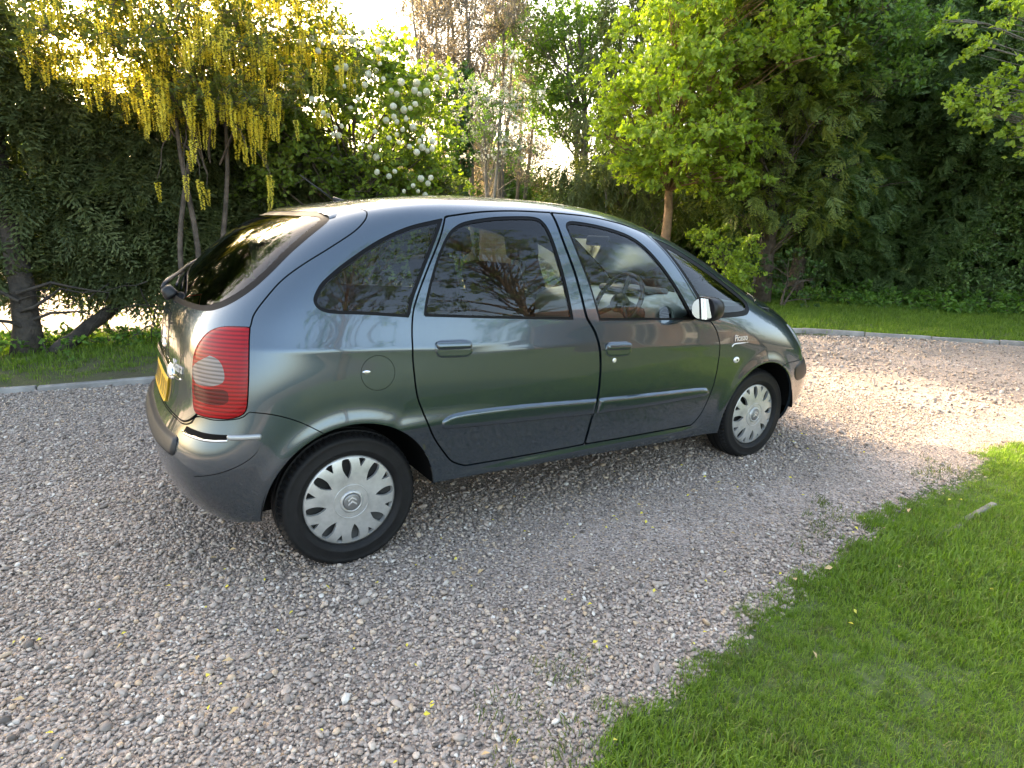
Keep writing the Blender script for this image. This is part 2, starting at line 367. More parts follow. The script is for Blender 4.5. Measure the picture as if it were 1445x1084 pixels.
# ------------------------------------------------------------------ grass
def grass_clump(seed, n, h, wd, spread, mat, lean=.5):
    r = np.random.default_rng(seed); V = []; F = []; rn = []
    for k in range(n):
        a = r.uniform(0, 6.28); b = np.array([*(r.normal(0, spread, 2)), 0]); L = h*r.uniform(.55, 1.15); le = r.uniform(.1, 1)*lean
        d = np.array([math.cos(a), math.sin(a), 0]); s = np.array([-d[1], d[0], 0])*wd*r.uniform(.7, 1.2)/2
        m1 = b+np.array([0, 0, L*.55])+d*L*le*.25; t = b+np.array([0, 0, L*(1-.35*le)])+d*L*le*.85
        i = len(V); V += [b-s, b+s, m1-s*.8, m1+s*.8, t]; F += [(i, i+1, i+3, i+2), (i+2, i+3, i+4)]; q = r.random(); rn += [q, q]
    return mesh_arrays('grass_clump', np.array(V), F, mat, smooth=True, attrs={'rnd': rn})
GRASS = leafmat('grass_blade', (.085, .145, .020), (.140, .230, .030), (.230, .320, .060), .5, .5, (1.3, 1.5, .5))
GRASSD = leafmat('grass_dry_mix', (.05, .085, .014), (.09, .13, .026), (.20, .19, .07), .4, .6, (1.3, 1.4, .5))
twig_set('lawn_grass', [grass_clump(k, 26, .05, .0040, .028, GRASS if k else GRASSD, 1.0) for k in range(7)])
twig_set('verge_grass', [grass_clump(20+k, 16, .085, .007, .045, GRASS, .9) for k in range(5)])
twig_set('edge_grass', [grass_clump(40+k, 9, .04, .0042, .03, GRASSD, 1.2) for k in range(4)])
def upright(n, tilt=.15): return np.column_stack([rng.normal(0, tilt, n), rng.normal(0, tilt, n), rng.uniform(0, 6.28, n)])
P = rand_box(-2.5, 11, -6.5, -1.4, 1900); ld = lawn_d(P); d = np.hypot(P[:, 0]-CAMP[0], P[:, 1]-CAMP[1])
k = in_view(P, .8) & (rng.random(len(P)) < np.clip((-ld+.02+.09*vnoise(P*4, 8)+.06*vnoise(P*11, 18))/.12, 0, 1)) & (rng.random(len(P)) < np.clip(1.5-d/7, .3, 1))
P = P[k]; n = len(P)
tag(scatter('lawn_grass', 'lawn_grass', np.column_stack([P, np.maximum(lawn_z(P)-.006, 0.)]), upright(n), rng.uniform(.55, 1.1, n)*(1+.3*vnoise(P*1.7, 4))*np.clip(.55-lawn_d(P)*2.2, .5, 1)), 'bright green mown lawn grass with a ragged edge beside the gravel', 'grass', kind='stuff')
P = rand_box(-2, 7, -3.0, -1.2, 260); ld = lawn_d(P)
k = in_view(P) & (np.abs(ld-.12) < .22*np.abs(vnoise(P*3, 6))+.05) & (vnoise(P*4, 31) > .25); P = P[k]; n = len(P)
tag(scatter('weed_tufts', 'edge_grass', np.column_stack([P, np.full(n, .008)]), upright(n, .3), rng.uniform(.5, 1.1, n)), 'thin olive grass tufts creeping from the lawn into the gravel', 'grass', kind='stuff')
# grass strip beyond the far kerb and on the verge by the hedge
P = rand_box(4.5, 19, -6, 9, 210); vd = verge_d(P); d = np.hypot(P[:, 0]-CAMP[0], P[:, 1]-CAMP[1])
k = in_view(P, .25) & (vd > .07) & (vd < 5.2); P = P[k]; n = len(P)
tag(scatter('verge_grass', 'verge_grass', np.column_stack([P, verge_z(P)-.01]), upright(n), rng.uniform(.6, 1.3, n)), 'sunlit short grass strip beyond the far kerb', 'grass', kind='stuff')
P = rand_box(-7, 4.5, 3.2, 6, 230); vd = verge_d(P)
k = in_view(P, .25) & (vd > .06) & (rng.random(len(P)) < np.clip((vd-.1+.25*vnoise(P*2.5, 12))/.5, .06, 1)); P = P[k]; n = len(P)
tag(scatter('hedge_verge_grass', 'verge_grass', np.column_stack([P, verge_z(P)-.01]), upright(n), rng.uniform(.5, 1.05, n)*np.clip(.5+.6*verge_d(P), .5, 1.15)), 'shaded grass and weeds on the verge under the cypress hedge', 'grass', kind='stuff')
# ------------------------------------------------------------------ foliage pieces
def leaf_mesh(leaves, mat, name='twig', stems=None, stem_mat=None):
    """leaves: (base, direction, normal, length, width, fold)"""
    V = []; F = []; rn = []; r = np.random.default_rng(len(leaves))
    for b, d, nrm, L, w_, fold in leaves:
        d = d/np.linalg.norm(d); s = np.cross(d, nrm); s /= np.linalg.norm(s)+1e-9; u = np.cross(s, d); i = len(V)
        V += [b, b+d*L*.42-s*w_/2+u*fold*w_, b+d*L-u*fold*w_*.8, b+d*L*.42+s*w_/2+u*fold*w_]
        F += [(i, i+1, i+2), (i, i+2, i+3)]; q = r.random(); rn += [q, q]
    mats = [mat]
    nleaf = len(F)
    if stems:
        for P, r0, r1 in stems:
            mb = MB(); mb.tube(P, np.linspace(r0, r1, len(P)), 3, False); i = len(V); V += list(np.concatenate(mb.v)); F += [tuple(j+i for j in f) for f in mb.f]; rn += [.5]*len(mb.f)
        mats.append(stem_mat or BARK)
    me = mesh_arrays(name, np.array(V), F, mats, smooth=False, attrs={'rnd': rn})
    if stems:
        mi = np.zeros(len(me.polygons), np.int32); mi[nleaf:] = 1; me.polygons.foreach_set('material_index', mi)
    return me
def rv(r, s=1.): return r.normal(0, s, 3)
def broad_twig(seed, mat, n=26, L=.07, w_=.045, ext=.17, flat=.55):
    r = np.random.default_rng(seed); lv = []; st = []
    for k in range(4):
        a = r.uniform(0, 6.28); e = np.array([math.cos(a), math.sin(a), r.uniform(-.3, .6)])*ext*r.uniform(.7, 1.2)
        P = np.array([e*t+np.array([0, 0, -.15*ext*t*t]) for t in (0, .5, 1)]); st.append((P, .004, .0015))
        for j in range(n//4):
            t = r.uniform(.2, 1.05); b = e*t+rv(r, ext*.12); d = e/np.linalg.norm(e)*.6+rv(r, .6)+np.array([0, 0, -.15])
            lv.append((b, d, np.array([0, 0, 1.])*flat+rv(r, .45), L*r.uniform(.6, 1.2), w_*r.uniform(.7, 1.2), .12))
    return leaf_mesh(lv, mat, 'leafy_twig', st)
def spray_twig(seed, mat, L=.34, n=9, droop=.35, wid=.014, sub=3):
    """flat conifer spray that grows along +x and hangs"""
    r = np.random.default_rng(seed); lv = []
    for k in range(n):
        t = (k+.6)/n
        for sd_ in (-1, 1):
            b = np.array([L*t, 0, -droop*L*t*t]); ln_ = L*(.52-.36*t)*r.uniform(.75, 1.2)
            d = np.array([.75, sd_*.8, -.25*droop+r.normal(0, .12)]); d /= np.linalg.norm(d)
            lv.append((b, d, np.array([0, 0, 1.])+rv(r, .25), ln_, wid*1.7, .1))
            for q in range(sub):
                tt = (q+.7)/sub; bb = b+d*ln_*tt*.9; d2 = d+np.array([.45, -sd_*.55*(1 if q % 2 else -1), r.normal(0, .2)-.15])
                lv.append((bb, d2, np.array([0, 0, 1.])+rv(r, .4), ln_*.42*r.uniform(.7, 1.2), wid*1.5, .1))
    lv.append((np.zeros(3), np.array([1, 0, -droop]), np.array([0, 0, 1.]), L*1.02, wid*1.5, .05))
    return leaf_mesh(lv, mat, 'conifer_spray')
def bare_twig(seed, mat, ext=.4, n=14):
    r = np.random.default_rng(seed); st = []; lv = []
    for k in range(7):
        d = np.array([r.normal(0, .45), r.normal(0, .45), r.uniform(.3, 1.)]); d *= ext*r.uniform(.6, 1.2)/np.linalg.norm(d)
        P = np.array([d*t+np.array([0, 0, .1*ext*t*t])+rv(r, .012) for t in (0, .35, .7, 1)]); st.append((P, .006, .002))
        for j in range(n//7):
            t = r.uniform(.2, 1); lv.append((d*t+rv(r, .04), rv(r), rv(r), .045*r.uniform(.6, 1.3), .03, .1))
    return leaf_mesh(lv, mat, 'bare_twig', st, BARKG)
CYP = leafmat('cypress_spray', (.055, .076, .030), (.098, .125, .046), (.160, .185, .070), .34, .6, (1.2, 1.4, .5))
CYPR = leafmat('dark_conifer', (.058, .105, .036), (.110, .180, .062), (.175, .250, .090), .42, .55, (1.2, 1.4, .5))
YEW = leafmat('olive_conifer', (.075, .110, .026), (.140, .185, .040), (.240, .270, .055), .42, .6)
LAUREL = leafmat('dark_broadleaf', (.058, .112, .036), (.112, .195, .064), (.190, .285, .095), .42, .38)
MAPLE = leafmat('lime_maple', (.150, .230, .030), (.240, .350, .050), (.350, .460, .085), .5, .5, (1.45, 1.45, .4))
ASH = leafmat('green_ash', (.075, .150, .035), (.125, .225, .055), (.200, .300, .080), .5, .5, (1.4, 1.5, .5))
VIB = leafmat('viburnum_leaf', (.075, .130, .022), (.140, .215, .036), (.240, .320, .060), .5, .5, (1.5, 1.5, .4))
LABL = leafmat('laburnum_leaf', (.075, .110, .024), (.125, .165, .038), (.200, .225, .055), .5, .55, (1.5, 1.4, .4))
TAN = leafmat('pale_bud_leaf', (.17, .155, .12), (.26, .235, .185), (.36, .325, .26), .45, .6, (1.3, 1.15, .8))
IVY = leafmat('ivy_leaf', (0.030, 0.075, 0.021), (0.060, 0.128, 0.033), (0.112, 0.195, 0.053), .2, .35)
NETTLE = leafmat('nettle_leaf', (0.049, 0.119, 0.020), (0.091, 0.196, 0.031), (0.161, 0.280, 0.048), .4, .5)
SPRUCE = leafmat('spruce_needle', (0.060, 0.090, 0.030), (0.112, 0.143, 0.048), (0.180, 0.203, 0.075), .25, .6)
HAW = leafmat('hawthorn_blossom', (.30, .31, .26), (.55, .56, .50), (.78, .78, .74), .4, .6, (1, 1, .9))
PETY = leafmat('laburnum_petal', (.76, .63, .07), (.84, .74, .11), (.88, .81, .22), .5, .5, (1.1, 1.08, .6), .3)
PETW = leafmat('snowball_petal', (.62, .63, .50), (.76, .77, .66), (.84, .84, .76), .4, .6, (1, 1, .85), .3)
twig_set('cypress', [spray_twig(100+k, CYP, .36, 9, .5) for k in range(5)])
twig_set('dark_cypress', [spray_twig(110+k, CYPR, .36, 8, .45, .019) for k in range(5)])
twig_set('olive_cypress', [spray_twig(120+k, YEW, .34, 8, .35, .019) for k in range(4)])
twig_set('spruce', [spray_twig(130+k, SPRUCE, .60, 10, .9, .018, 4) for k in range(4)])
twig_set('laurel', [broad_twig(140+k, LAUREL, 32, .11, .06, .26) for k in range(5)])
twig_set('maple', [broad_twig(150+k, MAPLE, 32, .12, .10, .27, .8) for k in range(5)])
twig_set('ash', [broad_twig(160+k, ASH, 36, .13, .075, .34) for k in range(5)])
twig_set('viburnum', [broad_twig(170+k, VIB, 26, .075, .06, .17, .8) for k in range(5)])
twig_set('laburnum', [broad_twig(180+k, LABL, 30, .055, .026, .15, .6) for k in range(4)])
twig_set('buds', [bare_twig(190+k, TAN, .55, 63) for k in range(5)])
twig_set('ivy', [broad_twig(200+k, IVY, 22, .08, .075, .13, .2) for k in range(4)])
twig_set('hawthorn', [broad_twig(210+k, HAW, 34, .06, .055, .24) for k in range(4)])
twig_set('nettle', [broad_twig(220+k, NETTLE, 24, .10, .055, .16, .9) for k in range(4)])
twig_set('small_weeds', [broad_twig(230+k, NETTLE, 20, .05, .035, .075, .9) for k in range(4)])

def crown_points(lumps, per, jitter=.25, shell=.62):
    """points spread through lumps (cx,cy,cz,rx,ry,rz), thicker towards their skin"""
    out = []; nor = []
    for L in lumps:
        L = np.asarray(L, float); vol = (L[3]*L[4]*L[5])**(2/3)
        n = max(4, int(per*vol)); d = rng.normal(size=(n, 3)); d /= np.linalg.norm(d, axis=1)[:, None]
        rr = (shell+(1-shell)*rng.random(n)**.7)*(1+rng.normal(0, jitter*.4, n))
        out.append(L[:3]+d*L[3:6]*rr[:, None]); nor.append(d)
    return np.concatenate(out), np.concatenate(nor)
def lump_fill(c, R, n, r0, r1, flat=.8, cut=None):
    """n leaf lumps inside the ellipsoid c, R, kept apart from one another"""
    out = []; tries = 0
    while len(out) < n and tries < n*60:
        tries += 1; d = rng.normal(size=3); d /= np.linalg.norm(d); p = np.array(c)+d*np.array(R)*rng.random()**.45
        r = rng.uniform(r0, r1)
        if cut is not None and not cut(p): continue
        if all(np.linalg.norm(p-q[:3]) > .62*(r+q[3]) for q in out) or tries > n*40: out.append(np.array([*p, r, r, r*flat]))
    return out
def limb_path(a, b, sag=.1, n=6, wob=.05):
    a = np.array(a, float); b = np.array(b, float); t = np.linspace(0, 1, n)[:, None]; L = np.linalg.norm(b-a)
    P = a+(b-a)*t; P[:, 2] += sag*L*np.sin(np.pi*t[:, 0]); P[1:-1] += rng.normal(0, wob*L*.3, (n-2, 3)); return P
def random_rot(n, tilt=.6): return np.column_stack([rng.normal(0, tilt, n), rng.normal(0, tilt, n), rng.uniform(0, 6.28, n)])
def outward_rot(nor, droop=.35, spread=.6):
    """turn +x of a spray along the outward normal, hanging a little"""
    n = len(nor); yaw = np.arctan2(nor[:, 1], nor[:, 0])+rng.normal(0, spread, n)
    pitch = droop-np.arcsin(np.clip(nor[:, 2], -1, 1))*.5+rng.normal(0, .35, n)
    return np.column_stack([rng.normal(0, .5, n), pitch, yaw])
def tree(name, label, cat, base, top, r0, lumps, per, tset, scl=(.8, 1.25), bark=BARK, group=None, conifer=False, limbs=True, bend=.03, start=.35, stems=1, jitter=.25, droop=.35, limb_r=.35):
    t = tag(empty(name, base), label, cat, group)
    base = np.array(base, float); top = np.array(top, float)
    for s_ in range(stems):
        off = np.array([0, 0, 0.]) if s_ == 0 else np.array([*rng.normal(0, r0*1.5, 2), 0]); tp = top+(0 if s_ == 0 else 1)*np.array([*rng.normal(0, .35, 2), -.3])
        K = 9; tt = np.linspace(0, 1, K)[:, None]; P = base+off+(tp-base-off)*tt; P[1:, :2] += np.cumsum(rng.normal(0, bend, (K-1, 2)), 0); P[0, 2] -= .08
        rad = r0*(1-.86*np.linspace(0, 1, K)**.9); rad[0] *= 1.35
        m = MB(); m.tube(P, rad, 10); m.obj('trunk', bark, t, True)
        if s_ == 0: TP = P; TR = rad
    if limbs:
        m = MB()
        for L in lumps:
            d = TP[:, 2]; f = np.clip((L[2]-base[2])/(top[2]-base[2]+1e-6)*.82-.08, start, .97); i = f*(K-1); a = np.array([np.interp(i, np.arange(K), TP[:, k]) for k in range(3)]); ra = np.interp(i, np.arange(K), TR)
            rr = max(.012, ra*limb_r*min(1.5, L[3]+.4)); Q = limb_path(a, L[:3], .06); m.tube(Q, np.linspace(rr, .008, len(Q)), 5, False)
            for j in range(4):
                e = L[:3]+rng.normal(0, .45, 3)*L[3:6]; q = Q[rng.integers(2, 5)]; Q2 = limb_path(q, e, .04, 4); m.tube(Q2, np.linspace(rr*.45, .004, 4), 4, False)
        if m.n: m.obj('branches', bark, t, True)['kind'] = 'stuff'
    P, N = crown_points(lumps, per, jitter); n = len(P)
    k = P[:, 2] > .05; P, N = P[k], N[k]; n = len(P)
    scatter('crown', tset, P, outward_rot(N, droop) if conifer else random_rot(n), rng.uniform(*scl, n), t)
    return t
def AZ(px, py, d): return at_dist(px, py, d)

# ------------------------------------------------------------------ cypress hedge on the left
t = tag(empty('cypress_hedge', (-1.5, 5.2, 0)), 'tall dark cypress hedge raised on bare trunks beside the yellow-flowering tree', 'hedge')
def hedge_face(n, x0, x1, y0, z0f, z1f, depth):
    x = rng.uniform(x0, x1, n); v = rng.random(n); z0 = z0f(x); z1 = z1f(x); z = z0+(z1-z0)*v
    bul = .28*vnoise(np.column_stack([x*1.4, z*1.6]), 21)+.16*vnoise(np.column_stack([x*3.4, z*3.6]), 22)
    y = y0-bul+depth*rng.random(n)**1.7+.5*np.clip(v-.8, 0, 1)*2
    return np.column_stack([x, y, z])
zb = lambda x: .76+.10*np.sin(x*2.3)+.08*np.sin(x*5.1+1)+.15*np.exp(-((x-.2)/.5)**2)
zt = lambda x: 3.05+.25*np.sin(x*1.7+.5)+np.clip((-1.0-x)*3.0, 0, 3.4)-np.clip((x-1.0)*.35, 0, .8)
P = hedge_face(7200, -5.2, 3.4, 5.0, zb, zt, 1.15); n = len(P)
nor = np.column_stack([rng.normal(0, .5, n), -np.ones(n), rng.normal(0, .25, n)])
scatter('crown', 'cypress', P, outward_rot(nor/np.linalg.norm(nor, axis=1)[:, None], .35, .7), rng.uniform(.7, 1.35, n), t)
P = hedge_face(1800, -5.2, 3.4, 5.9, lambda x: zb(x)+.05, zt, .8); n = len(P); nor = np.column_stack([rng.normal(0, .5, n), np.ones(n), rng.normal(0, .25, n)])
scatter('crown', 'cypress', P, outward_rot(nor/np.linalg.norm(nor, axis=1)[:, None], .35, .7), rng.uniform(1.1, 1.8, n), t)
for x, y, r0, lean in ((-1.6, 4.85, .135, -.03), (-3.7, 5.3, .15, -.1), (.45, 5.45, .11, .1), (2.2, 5.4, .12, 0)):
    m = MB(); K = 8; tt = np.linspace(0, 1, K); Q = np.column_stack([x-lean*tt+.03*np.sin(tt*7), y+.5*tt, -.08+3.0*tt]); rr = r0*(1-.6*tt); rr[0] *= 1.35; m.tube(Q, rr, 12)
    m.obj('trunk', BARKD, t, True)
m = MB()
for k in range(46):
    x = rng.uniform(-2.6, .3); a = np.array([x, rng.uniform(4.7, 5.3), rng.uniform(.45, .85)]); b = a+np.array([rng.normal(0, .35), rng.normal(-.1, .2), rng.uniform(-.5, .0)])
    m.tube(limb_path(a, b, .05, 5, .12), np.linspace(.008, .003, 5), 4, False)
for dz, dx in ((.52, .7), (.42, .6), (.62, -.7), (.35, -.5), (.7, .8)):
    a = np.array([-1.6, 4.83, dz]); m.tube(limb_path(a, a+np.array([dx, rng.normal(0, .2), rng.uniform(-.1, .25)]), .1, 6, .1), np.linspace(.022, .006, 6), 5, False)
m.obj('branches', BARKD, t, True)['kind'] = 'stuff'
a, b = at_ground(80, 512), None
m = MB(); Q = limb_path((-1.40, 4.72, .03), (-.70, 5.35, .50), .03, 7, .02); m.tube(Q, [.085, .08, .075, .075, .07, .065, .06], 10)
tag(m.obj('leaning_log', BARKD, None, True), 'dark log leaning up from the ground beside the hedge trunk', 'log')
# low weeds along the verge under the hedge
P = rand_box(-6, 3.6, 3.9, 5.6, 42); k = rng.random(len(P)) < np.clip((P[:, 1]-4.0+.4*vnoise(P*1.6, 40))/.7, 0, 1); P = P[k]; n = len(P)
tag(scatter('nettles_under_hedge', 'small_weeds', np.column_stack([P, verge_z(P)+.05+.09*rng.random(n)]), random_rot(n, .4), rng.uniform(.7, 1.5, n)), 'low leafy weeds growing along the foot of the cypress hedge', 'weeds', kind='stuff')

# ------------------------------------------------------------------ laburnum with hanging yellow flowers
lb = (.05, 4.35, .02)
t = tag(empty('laburnum_tree', lb), 'slender tree hung with chains of yellow flowers in front of the hedge', 'tree')
lumpsL = lump_fill((.12, 4.45, 3.5), (1.75, .9, 1.0), 54, .26, .44, .75)
lumpsL += [np.array([*AZ(px, py, d), r, r, r*.7]) for px, py, d, r in ((110, 40, 7.6, .33), (190, 70, 7.4, .33), (250, 55, 7.5, .36), (330, 60, 7.4, .36), (390, 70, 7.5, .32), (240, 130, 7.3, .30), (300, 140, 7.2, .25), (360, 150, 7.3, .28), (420, 60, 7.6, .3), (60, 20, 7.7, .3))]
for st_ in (((.02, 4.3, 0), (.05, 4.3, 1.2), (-.02, 4.35, 2.1), (-.05, 4.4, 3.0), (-.2, 4.4, 4.0)), ((.08, 4.36, 0), (.30, 4.35, 1.2), (.42, 4.38, 2.0), (.48, 4.4, 2.8), (.75, 4.4, 3.9)), ((.0, 4.42, 0), (-.12, 4.4, 1.0), (.02, 4.45, 1.9), (.22, 4.5, 2.6), (.3, 4.5, 3.6))):
    m = MB(); Q = catmull(np.array(st_, float), 4); m.tube(Q, np.linspace(.034, .010, len(Q)), 8); m.obj('trunk', BARK, t, True)
m = MB()
for L in lumpsL:
    a = np.array([np.interp(L[0], (-1.5, 1.5), (-.15, .55)), 4.4, max(1.9, L[2]-.55)]); m.tube(limb_path(a, L[:3], .12), np.linspace(.011, .004, 6), 5, False)
m.obj('branches', BARK, t, True)['kind'] = 'stuff'
P, N = crown_points(lumpsL, 180, .5, .2); n = len(P)
scatter('crown', 'laburnum', P, random_rot(n), rng.uniform(.7, 1.25, n), t)
def raceme(seed, L):
    r = np.random.default_rng(seed); lv = []
    n = int(170*L/.3)
    for k in range(n):
        s_ = (k+r.random())/n; a = r.uniform(0, 6.28); rad = (.040*(1-.7*s_)+.004)*r.uniform(.7, 1.15)
        b = np.array([math.cos(a)*rad*.55, math.sin(a)*rad*.55, -L*s_]); d = np.array([math.cos(a), math.sin(a), -.25+r.normal(0, .3)])
        lv.append((b, d, rv(r), .024*(1-.45*s_)*r.uniform(.8, 1.2), .019*(1-.4*s_), .25))
    P = np.array([(0, 0, .05), (0, 0, -L*.5), (0, 0, -L)]); return leaf_mesh(lv, PETY, 'flower_raceme', [(P, .003, .0015)], LABL)
rac = [raceme(300+k, L) for k, L in enumerate((.20, .25, .30, .34, .28))]
spots = []; low = MB()
for px, py in ((120, 110), (135, 112), (172, 130), (182, 128), (188, 140), (196, 148), (225, 140), (234, 150), (243, 152), (250, 140), (262, 135), (270, 140), (288, 122), (292, 150), (310, 150), (318, 140), (328, 160), (340, 165), (350, 170), (356, 185), (364, 175), (372, 190), (380, 170), (336, 195), (342, 205), (346, 215), (268, 220), (272, 205), (262, 255), (282, 262), (292, 275), (222, 265), (380, 255), (383, 262), (276, 180), (290, 175), (300, 180), (392, 140), (386, 150), (395, 100), (370, 120), (205, 120), (160, 108), (150, 60), (90, 40)):
    spots.append(AZ(px, py-8, rng.uniform(7.05, 7.7))); q = spots[-1]
    if q[2] < 2.35: low.tube(limb_path((q[0]*.6+.08, 4.38, q[2]+rng.uniform(.35, .6)), q+np.array([0, 0, .03]), .12, 6, .1), np.linspace(.007, .003, 6), 4, False)
low.obj('branches', BARK, t, True)['kind'] = 'stuff'
P, N = crown_points(lumpsL, 26, .3, .3); P = P[P[:, 2] < 4.2]
P2 = P.copy()
spots += [p for p in P[rng.permutation(len(P))[:250]]]
for p in spots:
    o = link('flower_raceme', rac[rng.integers(0, 5)], t); o.location = tuple(p); s_ = rng.uniform(.75, 1.15); o.scale = (s_, s_, s_); o.rotation_euler = (rng.normal(0, .07), rng.normal(0, .07), rng.uniform(0, 6.28))

# the upper, uncountable flower chains
twig_set('racemes', rac)
P, N = crown_points(lumpsL, 80, .4, .2); P = P[P[:, 2] > 2.45]; n = len(P)
scatter('upper_flowers', 'racemes', P, random_rot(n, .07), rng.uniform(.7, 1.1, n), t)
# ------------------------------------------------------------------ viburnum with white flower balls
vb = (2.0, 4.75, .02)
t = tag(empty('viburnum_bush', vb), 'large green shrub covered with round white snowball flowers', 'bush')
lumpsV = lump_fill((2.05, 4.9, 2.3), (1.4, .85, 1.35), 52, .26, .42, .85)
lumpsV += [np.array([*AZ(px, py, d), r, r, r]) for px, py, d, r in ((625, 105, 8.6, .16), (600, 150, 8.5, .22), (590, 190, 8.4, .2), (600, 245, 8.4, .16), (560, 120, 8.5, .25), (430, 90, 8.3, .3), (450, 50, 8.6, .28), (510, 90, 8.6, .25), (410, 160, 8.2, .3))]
for q in (((2.0, 4.75, 0), (1.9, 4.75, .8), (1.75, 4.8, 1.5), (1.7, 4.8, 2.4)), ((2.05, 4.8, 0), (2.15, 4.8, .9), (2.35, 4.85, 1.7), (2.7, 4.9, 2.5)), ((1.98, 4.8, 0), (1.95, 4.85, .9), (2.0, 4.9, 1.8), (1.95, 4.9, 2.9))):
    m = MB(); Q = catmull(np.array(q, float), 4); m.tube(Q, np.linspace(.055, .014, len(Q)), 8); m.obj('trunk', BARK, t, True)
m = MB()
for L in lumpsV:
    a = np.array([2.0+(L[0]-2.05)*.25, 4.8, max(.6, L[2]-.7)]); m.tube(limb_path(a, L[:3], .05), np.linspace(.016, .005, 6), 5, False)
m.obj('branches', BARK, t, True)['kind'] = 'stuff'
P, N = crown_points(lumpsV, 165, .4, .35); n = len(P)
scatter('crown', 'viburnum', P, random_rot(n, .45), rng.uniform(.75, 1.2, n), t)
def snowball(seed):
    r = np.random.default_rng(seed); lv = []
    for k in range(190):
        d = rv(r); d /= np.linalg.norm(d); s = np.cross(d, rv(r)); s /= np.linalg.norm(s); lv.append((d*.047*r.uniform(.9, 1.08)-s*.008, s+d*.25, d, .021, .019, .12))
    me = leaf_mesh(lv, PETW, 'flower_ball'); bm = bmesh.new(); bm.from_mesh(me); bmesh.ops.create_icosphere(bm, subdivisions=1, radius=.045); bm.to_mesh(me); bm.free(); return me
balls = [snowball(400+k) for k in range(3)]
bs = [(440, 55), (453, 62), (449, 72), (425, 60), (397, 97), (497, 57), (505, 70), (534, 72), (548, 75), (531, 100), (528, 112), (536, 90), (552, 128), (560, 133), (541, 112), (566, 116), (588, 117), (585, 128), (602, 130), (592, 133), (555, 150), (570, 155), (579, 153), (586, 147), (556, 165), (560, 172), (583, 180), (597, 193), (592, 199), (611, 200), (610, 210), (596, 208), (603, 213), (568, 183), (563, 201), (578, 207), (522, 208), (531, 222), (532, 243), (549, 249), (557, 242), (594, 252), (608, 251), (604, 259), (482, 178), (470, 190), (478, 191), (474, 181), (456, 160), (463, 163), (495, 153), (529, 186), (486, 122), (505, 140), (620, 88), (607, 98), (628, 98), (642, 98), (637, 111), (616, 110), (629, 106), (427, 130), (415, 120), (400, 140), (512, 205), (540, 60), (487, 95), (476, 97), (515, 120), (500, 115), (520, 105), (560, 190), (545, 170), (573, 168), (588, 215), (549, 195), (440, 140), (470, 60), (480, 45), (512, 45), (583, 262), (570, 270), (590, 270), (600, 275)]
for px, py in bs:
    p = AZ(px, py, rng.uniform(7.3, 7.8)); o = link('flower_ball', balls[rng.integers(0, 3)], t); o.location = tuple(p); s_ = rng.uniform(.42, .78); o.scale = (s_, s_, s_*rng.uniform(.85, 1)); o.rotation_euler = tuple(rng.uniform(0, 6, 3))

# ------------------------------------------------------------------ wood behind: bare trees, ash, spruce, maple, conifers
bare = [('pale leafless tree with fine upright twigs left of the ivy-clad trunk', 600, 15.5, 7.2, .07), ('tall leafless tree with grey stem close by the ivy-clad trunk', 622, 17.5, 8.6, .08),
        ('leafless tree with pale forked stem behind the white blossom', 668, 16.5, 8.9, .085), ('thin leafless tree standing left of the green forked tree', 703, 18.0, 8.8, .08), ('leafless grey tree between the blossom and the green forked tree', 735, 20.0, 8.2, .08)]
for lab, px, d, h, r0 in bare:
    b = AZ(px, 320, d); b[2] = 0; top = b+np.array([rng.normal(0, .3), rng.normal(0, .3), h])
    lumps = [np.array([b[0]+rng.normal(0, .55), b[1]+rng.normal(0, .55), z, .55, .55, .75]) for z in np.linspace(2.9, h+.4, 14)]
    tree('bare_tree', lab, 'tree', tuple(b), tuple(top), r0, lumps, 52, 'buds', (.8, 1.3), BARKG, 'leafless trees in the wood', start=.12, stems=2, bend=.05, limb_r=.3)
b = AZ(645, 320, 15.0); b[2] = 0
lumps = [np.array([b[0]+rng.normal(0, .07), b[1]+rng.normal(0, .07), z, .22, .22, .3]) for z in np.linspace(.2, 4.6, 16)]
tree('ivy_clad_tree', 'narrow trunk wrapped in dark ivy among the leafless trees', 'tree', tuple(b), tuple(b+np.array([.2, 0, 6.])), .10, lumps, 520, 'ivy', (.8, 1.2), BARK, limbs=False, bend=.03)
b = AZ(697, 320, 13.5); b[2] = 0
lumps = lump_fill(AZ(690, 165, 13.5), (1.0, 1.0, 1.05), 16, .3, .5, .8)
hw = tree('hawthorn_tree', 'hawthorn with greyish white blossom before the leafless trees', 'tree', tuple(b), tuple(b+np.array([-.1, .1, 4.2])), .07, lumps, 26, 'hawthorn', (.6, 1.1), BARKG, start=.25, stems=2)
P, N = crown_points(lumps, 42); scatter('crown', 'ash', P, random_rot(len(P)), rng.uniform(.35, .6, len(P)), hw)
b = AZ(835, 320, 19.); b[2] = 0
lumps = lump_fill(AZ(795, 50, 19), (1.75, 1.6, 2.7), 44, .42, .72, .7) + [np.array([*AZ(px, py, 18.6), r, r, r*.7]) for px, py, r in ((735, 95, .4), (728, 70, .4), (745, 120, .35), (760, 60, .5), (850, 150, .5), (845, 190, .5), (800, 130, .5))]
tree('forked_ash_tree', 'fresh green tree with forked stems seen against the pale sky', 'tree', tuple(b), tuple(AZ(815, 20, 19)), .13, lumps, 50, 'ash', (.7, 1.1), BARKG, start=.38, stems=3, bend=.08, limb_r=.5)
b = AZ(905, 330, 17.); b[2] = 0
lumps = []
for z in np.linspace(2.5, 9.5, 17):
    rad = 2.3*(1-z/12.5)+.25
    for k in range(5):
        a = rng.uniform(0, 6.28); q = rad*rng.uniform(.35, .95); lumps.append(np.array([b[0]+math.cos(a)*q, b[1]+math.sin(a)*q, z-.22*q, .5, .5, .26]))
